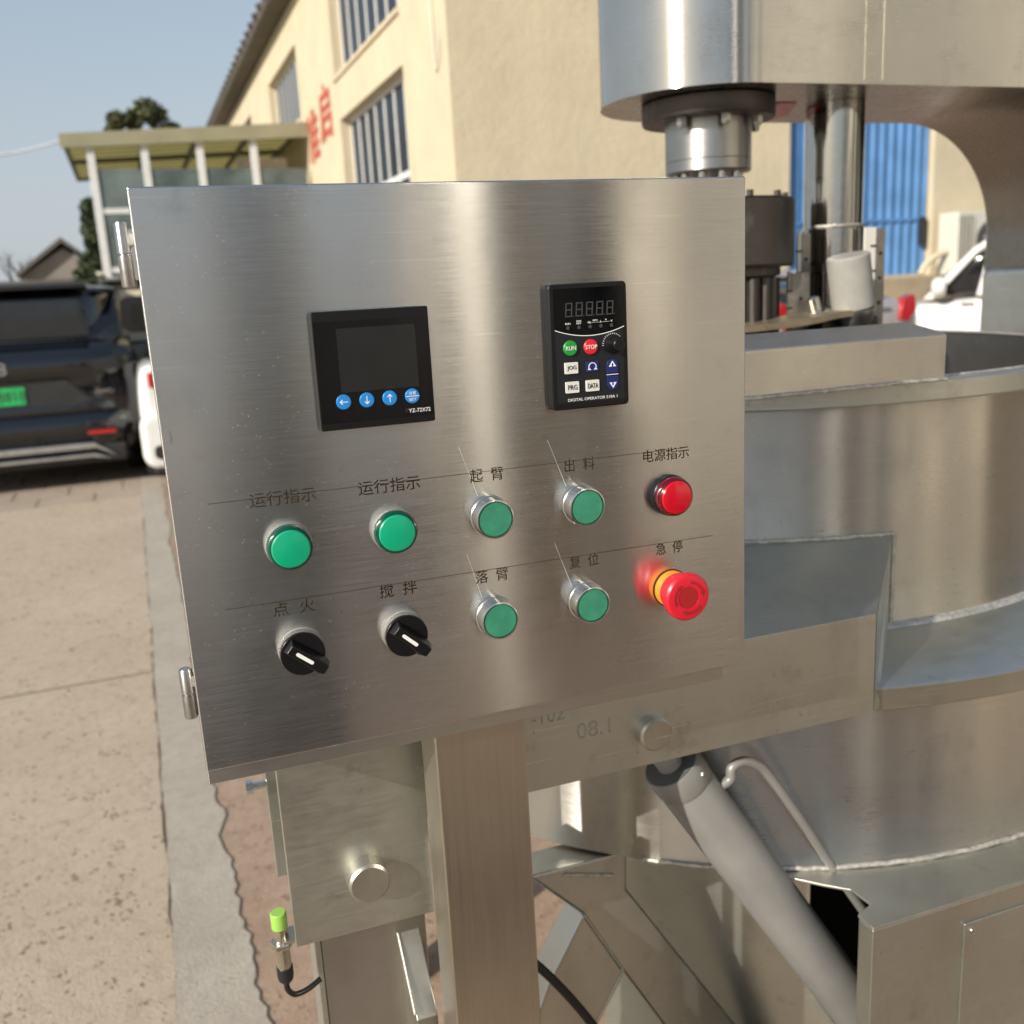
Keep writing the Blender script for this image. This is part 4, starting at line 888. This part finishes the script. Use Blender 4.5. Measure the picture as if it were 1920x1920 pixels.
text('plate_lettering', '88818', 'dark_print', pl_, .01, -.0505, .812, .085, .26, .002)
text('brand_lettering', '8', 'car_silver', suv, .0, -.108, 1.04, .10, .07, .01); text('badge_lettering', 'AWD', 'car_silver', suv, .74, -.045, .80, .035, .15, .006)
obj('bumper_lower', B(-.86, .86, -.06, .2, .20, .36), 'car_trim', suv, bevel=.03)
obj('bumper_trim', PR([(-.62, .335), (.62, .335), (.78, .255), (.60, .385), (-.60, .385), (-.78, .255)], -.128, -.075), 'car_silver', suv, bevel=.006)
obj('bumper_trim', PR([(-.58, .262), (.58, .262), (.74, .235), (.60, .29), (-.60, .29), (-.74, .235)], -.128, -.060), 'car_silver', suv, bevel=.006)
for s_ in (-1, 1): 
    obj('reflector', B(s_*.68-.11, s_*.68+.11, -.128, -.09, .455, .485), 'tail_red', suv)
    obj('tail_lamp', PR([(s_*.60, 1.06), (s_*.90, 1.10), (s_*.93, .98), (s_*.70, .98)], -.085, .05), 'car_glass', suv, bevel=.01)
# white van beside it
VW = .90
van, body = car('parked_car', 'white car mostly hidden by the left edge of the cabinet, red lamp and bumper showing', (.86, 8.25), 0, 1.8, suv_secs(VW, 4.6, .24, 1.05, .95), 'white_car', suv_cabin(VW, .99, 1.46, .35, 3.8, .60, .9, .62))
obj('tailgate', B(-.84, .84, -.01, .06, .35, .98), 'white_car', van, bevel=.05, seg=3)
obj('rear_bumper', PR(rrect(0, .42, 1.82, .46, .12, 6), -.10, .2), 'white_car', van, bevel=.06, seg=4)
obj('tail_lamp', PR([(-.80, .84), (-.80, .96), (-.66, .97), (-.66, .84)], -.05, .08), 'tail_red', van, bevel=.015)
obj('tail_lamp', PR([(.86, .80), (.86, 1.00), (.70, 1.02), (.70, .80)], -.05, .08), 'tail_red', van, bevel=.015)
obj('fog_lamp', PR(rrect(-.72, .33, .2, .11, .04, 4), -.115, -.08), 'car_trim', van)
obj('bumper_lower', B(-.84, .84, -.06, .1, .14, .26), 'car_trim', van, bevel=.03)
# dark van behind both, cream window surround
DVW = .93
dv, body = car('parked_car', 'dark brown van with a cream framed window, right behind the black SUV', (.62, 9.75), 0, DVW*2, suv_secs(DVW, 4.6, .30, 1.22, 1.0), 'brown_car', suv_cabin(DVW, 1.18, 1.76, .06, 4.2, .14, .8, .93), wy=(.9, 3.6))
bm = NB(); fr = rrect(-.575, 1.40, .50, .46, .10, 6); inn = rrect(-.54, 1.41, .30, .33, .07, 6)
A = [bm.verts.new((x, -.03, z)) for x, z in fr]; Bv = [bm.verts.new((x, -.03, z)) for x, z in inn]; A2 = [bm.verts.new((x, .06, z)) for x, z in fr]; B2 = [bm.verts.new((x, .06, z)) for x, z in inn]
for i in range(len(A)):
    j = (i+1) % len(A)
    for P4 in ((A[i], A[j], Bv[j], Bv[i]), (A[i], A[j], A2[j], A2[i]), (Bv[i], Bv[j], B2[j], B2[i])): bm.faces.new(P4)
obj('window_surround', bm, 'cream_car', dv)
obj('rear_pane', B(-.84, -.12, -.005, .055, 1.20, 1.68), 'brown_car', dv, bevel=.02)
obj('roof_rail', B(-.86, -.80, .1, 3.2, 1.775, 1.81), 'cream_car', dv, bevel=.01)
# silver hatchback behind the kettle, and white car right of it
hs = .93
c3, body = car('parked_car', 'silver grey car behind the kettle, showing its red tail lamp', (6.42, 7.62), 0, hs*2, suv_secs(hs, 4.4, .24, 1.17, .9), 'silver_car', suv_cabin(hs, 1.13, 1.48, .25, 3.6, .75, .9, .56))
for s_ in (-1, 1): obj('tail_lamp', PR([(s_*.62, .96), (s_*.66, 1.16), (s_*.80, 1.20), (s_*.84, 1.05), (s_*.74, .93)], -.03, .10), 'tail_red', c3, bevel=.02)
obj('badge_lettering', B(.40, .52, -.022, -.0, 1.06, 1.075), 'car_trim', c3)
c4, body = car('parked_car', 'white car with a round door mirror, nose to the left behind the kettle', (11.79, 7.56), R(44.4), 1.76, suv_secs(.88, 4.3, .24, 1.10, .90), 'white_car', suv_cabin(.88, 1.08, 1.80, .25, 3.20, .6, .70, .90))
bm = NB(); prism(bm, [(3.10, 1.06), (3.22, 1.06), (2.70, 1.62), (2.40, 1.83), (1.2, 1.88), (1.2, 1.82), (2.36, 1.775), (2.64, 1.58)], -.88, -.78, 'x'); obj('door_frame', bm, 'white_car', c4, bevel=.01)
obj('door_pillar', PR([(2.52, 1.08), (2.64, 1.08), (2.50, 1.74), (2.40, 1.76)], -.875, -.785, 'x'), 'white_car', c4, bevel=.008)
obj('door_mirror', L([(.0, -.06), (.08, -.05), (.115, .0), (.11, .06), (.08, .10), (0, .11)], (-1.0, 3.02, 1.20), (0, 1, .0), 28), 'white_car', c4, smooth=60)
obj('mirror_arm', B(-.95, -.80, 2.98, 3.04, 1.10, 1.15), 'car_trim', c4)
obj('door_handle', B(-.90, -.86, 2.66, 2.80, .98, 1.01), 'car_silver', c4, bevel=.008)

# ================================================================== FAR THINGS
h = root('far_house', 'low grey house with a gabled roof far behind the parked cars', 'house', (-2.1, 40, 0), ANG_B)
obj('wall', PR([(-3.4, 0), (-.8, 0), (-.8, 2.85), (-2.0, 3.75), (-3.4, 2.85)], 40, 48), 'far_brick', h, smooth=0)
obj('roof', PR([(-3.65, 2.75), (-2.0, 3.95), (-.55, 2.75), (-.55, 2.90), (-2.0, 4.12), (-3.65, 2.90)], 39.7, 48.3), 'far_roof', h, smooth=0)
h = root('far_wall', 'long pale yard wall in front of the far house', 'wall', (-8, 36, 0), ANG_B)
obj('wall', B(-20, 0, 36, 36.25, 0, 2.45), 'far_brick', h, smooth=0); obj('coping', B(-20, 0, 35.95, 36.3, 2.451, 2.53), 'far_roof', h, smooth=0)
def blob_tree(name, label, base, trunk_h, r, cr, n, leaf, mat, seed, kind='broad', cat='tree'):
    rn = random.Random(seed); t = root(name, label, cat, (*base, 0), ANG_B)
    bm = NB(); tube(bm, [(base[0], base[1], 0), (base[0]+.05, base[1], trunk_h*.5), (base[0]-.03, base[1]+.05, trunk_h), (base[0], base[1], trunk_h+cr[2]*.8)], [r, r*.85, r*.6, r*.2], 10)
    for i in range(7):
        a = rn.uniform(0, 6.28); z = trunk_h*rn.uniform(.7, 1.0); e = Vector((base[0]+cos(a)*cr[0]*.7, base[1]+sin(a)*cr[1]*.7, z+cr[2]*rn.uniform(.4, 1.1)))
        tube(bm, [(base[0], base[1], z), ((base[0]+e.x)/2, (base[1]+e.y)/2, (z+e.z)/2-.1), e], [r*.35, r*.22, r*.08], 7)
    obj('trunk', bm, 'bark', t, smooth=60)
    clumps = []
    for i in range(26):
        while True:
            p = Vector((rn.uniform(-1, 1), rn.uniform(-1, 1), rn.uniform(-1, 1)))
            if .25 < p.length < 1: break
        if kind == 'cone': p.x *= (1-.75*(p.z*.5+.5)); p.y *= (1-.75*(p.z*.5+.5))
        clumps.append((Vector((base[0]+p.x*cr[0], base[1]+p.y*cr[1], trunk_h+cr[2]*.75+p.z*cr[2])), rn.uniform(.12, .30)*min(cr)))
    me = bpy.data.meshes.new('crown'); vs_, fs = [], []
    for i in range(n):
        c_, cr_ = rn.choice(clumps); d = Vector((rn.gauss(0, 1), rn.gauss(0, 1), rn.gauss(0, 1))).normalized()*cr_*(rn.random()**.4)*1.25
        p = c_+d-Vector((*base, 0)); q_ = Euler((rn.uniform(0, 6.3), rn.uniform(0, 6.3), rn.uniform(0, 6.3))).to_matrix(); s_ = leaf*rn.uniform(.6, 1.3); k0 = len(vs_)
        for a_, b_ in ((-.35, -1), (.35, -.9), (.45, .2), (0, 1.1), (-.45, .2)): vs_.append(p+q_ @ Vector((a_*s_, b_*s_, 0)))
        fs.append(tuple(range(k0, k0+5)))
    me.from_pydata(vs_, [], fs); me.materials.append(M[mat]); o = link(bpy.data.objects.new('crown', me)); o.parent = t
    return t
blob_tree('broadleaf_tree', 'brownish green tree whose top shows above the porch roof', (1.10, 30), 4.75, .22, (1.0, 1.1, 1.35), 7000, .09, 'leaf', 4)
blob_tree('broadleaf_tree', 'small tree top just right of the larger crown above the porch roof', (2.35, 31), 4.0, .12, (.45, .45, .95), 2500, .09, 'leaf', 9)
blob_tree('evergreen_tree', 'dark evergreen tree left of the porch post', (-.50, 28), 1.6, .18, (.9, .8, 1.5), 9000, .09, 'leaf_dark', 12, 'cone')
blob_tree('shrub', 'low shrub beside the far house under the porch corner', (-.55, 24), .6, .08, (.8, .7, .9), 4000, .08, 'leaf', 15, cat='shrub')
blob_tree('shrub', 'round bushy shrub at the far left edge above the black car', (-6.2, 44), .8, .15, (2.2, 1.6, 1.5), 5000, .13, 'leaf', 21, cat='shrub')
def bare(base, hgt, seed, label):
    rn = random.Random(seed); t = root('bare_tree', label, 'tree', (*base, 0), ANG_B); bm = NB()
    def br(p, d, l, r, lv):
        e = p+d*l; tube(bm, [p, (p+e)/2+Vector((rn.uniform(-1, 1), rn.uniform(-1, 1), 0))*l*.06, e], [r, r*.8, r*.55], 5)
        if lv:
            for i in range(3):
                nd = (d+Vector((rn.uniform(-.7, .7), rn.uniform(-.7, .7), rn.uniform(-.1, .5)))).normalized(); br(p+d*l*rn.uniform(.6, 1), nd, l*.62, r*.5, lv-1)
    br(Vector((*base, 0)), Vector((0, 0, 1)), hgt*.45, .14, 4); obj('trunk', bm, 'bark', t, smooth=60)
bare((-4.6, 50), 5.2, 3, 'leafless tree rising left of the far house roof'); bare((2.7, 32), 6.6, 5, 'thin leafless tree behind the porch crown') 
bm = NB(); tube(bm, [Vector((-6.5+5.72*t_, 20.6, 5.55-1.0*t_-5.2*t_*(1-t_)*.55)) for t_ in [i/24 for i in range(25)]], .022, 6)
o = obj('overhead_wire', bm, 'wire', None, smooth=60, base=(0, 0, 0)); o.rotation_euler = (0, 0, ANG_B); o['label'] = 'pale overhead wire sagging from the porch corner to the left'; o['category'] = 'wire'

# ================================================================== BEHIND THE CAMERA (opposite building, plus objects added to shape the steel reflections)
f2 = root('opposite_building', 'cream plastered workshop with tall windows across the yard', 'building', (6.2, -16, 0), ANG_B)
P2 = 6.2
hl = [(-27+4.1*i, -27+4.1*i+2.3, 1.0, 3.0) for i in range(6)]+[(-27+4.1*i, -27+4.1*i+2.3, 4.2, 5.6) for i in range(6)]
obj('wall', wall_with_holes(-28, -3.2, 0, 6.6, hl, lambda s, z, d: (P2+d, s, z)), 'wall_pale', f2, smooth=0)
obj('end_wall', B(P2+WT, P2+9, -3.44, -3.2, 0, 6.6), 'wall', f2, smooth=0)
obj('roof', B(P2-.3, P2+9.2, -28.3, -3.0, 6.602, 6.85), 'roof', f2, smooth=0)
for (s0, s1, z0, z1) in hl:
    wd = obj('window', B(P2+.15, P2+.2, s0, s1, z0, z0+.06), 'frame_white', f2)
    obj('pane', B(P2+.16, P2+.17, s0, s1, z0, z1), 'glass_dark', wd, smooth=0)
    for i in range(4): obj('mullion', B(P2+.12, P2+.159, s0+(s1-s0-.06)*i/3, s0+(s1-s0-.06)*i/3+.06, z0+.061, z1), 'frame_white', wd)
def wpt(az, D): return (-.39+D*sin(R(az)), 1.13+D*cos(R(az)))
def added_tank(az, D, r, h, label):  # unseen tanks, added to put vertical bands on the cabinet door
    x, y = wpt(az, D); t = root('added_tank', label, 'tank', (x, y, 0), 0, 'tanks added for reflections')
    obj('added_tank_shell', L([(r, .35), (r, h)], (x, y, 0), seg=96, cap=False), 'polish', t)
    obj('tank_lid', L([(r+.01, h), (r+.01, h+.03), (r*.6, h+.12), (0, h+.15)], (x, y, 0), seg=64), 'plate', t)
    obj('tank_bottom', L([(r, .35), (r*.3, .2), (0, .2)], (x, y, 0), seg=48), 'plate', t)
    for i in range(3):
        a = 2*pi*i/3; obj('leg', L([(.025, 0), (.025, .36)], (x+r*.8*cos(a), y+r*.8*sin(a), 0), seg=12), 'plate', t)
added_tank(141.6, 3.6, .26, 4.6, 'slender polished steel tank added for its glint'); added_tank(155.5, 5.6, .26, 2.6, 'wide polished steel tank added for its reflection')
def dark_box(name, label, cat, az, D, w_, d_, z1, mat, rot):  # unseen dark boxes, added to darken parts of the door reflections
    x, y = wpt(az, D); t = link(bpy.data.objects.new(name, None)); t.location = (x, y, 0); t.rotation_euler = (0, 0, R(rot)); t['label'] = label; t['category'] = cat
    BASE[t.name] = Vector((0, 0, 0))
    obj('cover', B(-w_/2, w_/2, -d_/2, d_/2, .1, z1), mat, t, bevel=.05, seg=3); obj('pallet', B(-w_/2-.03, w_/2+.03, -d_/2-.03, d_/2+.03, 0, .098), 'bark', t)
    return t
dark_box('added_dark_crate', 'low dark crate added to darken the door reflections', 'crate', 161, 2.3, .60, .5, .80, 'far_roof', 20)
dark_box('added_dark_crate', 'long low dark crate added to darken the door reflections', 'crate', 153, 4.2, .95, .6, .85, 'far_roof', 25)
x, y = wpt(143.1, 3.0); t = link(bpy.data.objects.new('added_glint_bar', None)); t.location = (x, y, 0); t.rotation_euler = (0, 0, R(-183)); t['label'] = 'flat satin steel bar added to reflect a bright streak'; t['category'] = 'post'; BASE[t.name] = Vector((0, 0, 0))
obj('added_bar_shaft', B(-.012, .012, -.055, .055, .05, 4.2), 'satin', t, bevel=.004); obj('added_bar_foot', B(-.09, .09, -.09, .09, 0, .049), 'concrete_ledge', t, bevel=.01)  # unseen bar, added and turned to send a sun streak to the door
dark_box('added_dark_locker', 'narrow dark green box added to reflect as a dark band', 'container', 136.6, 6.0, .30, .4, 2.6, 'dark_band_green', 35)
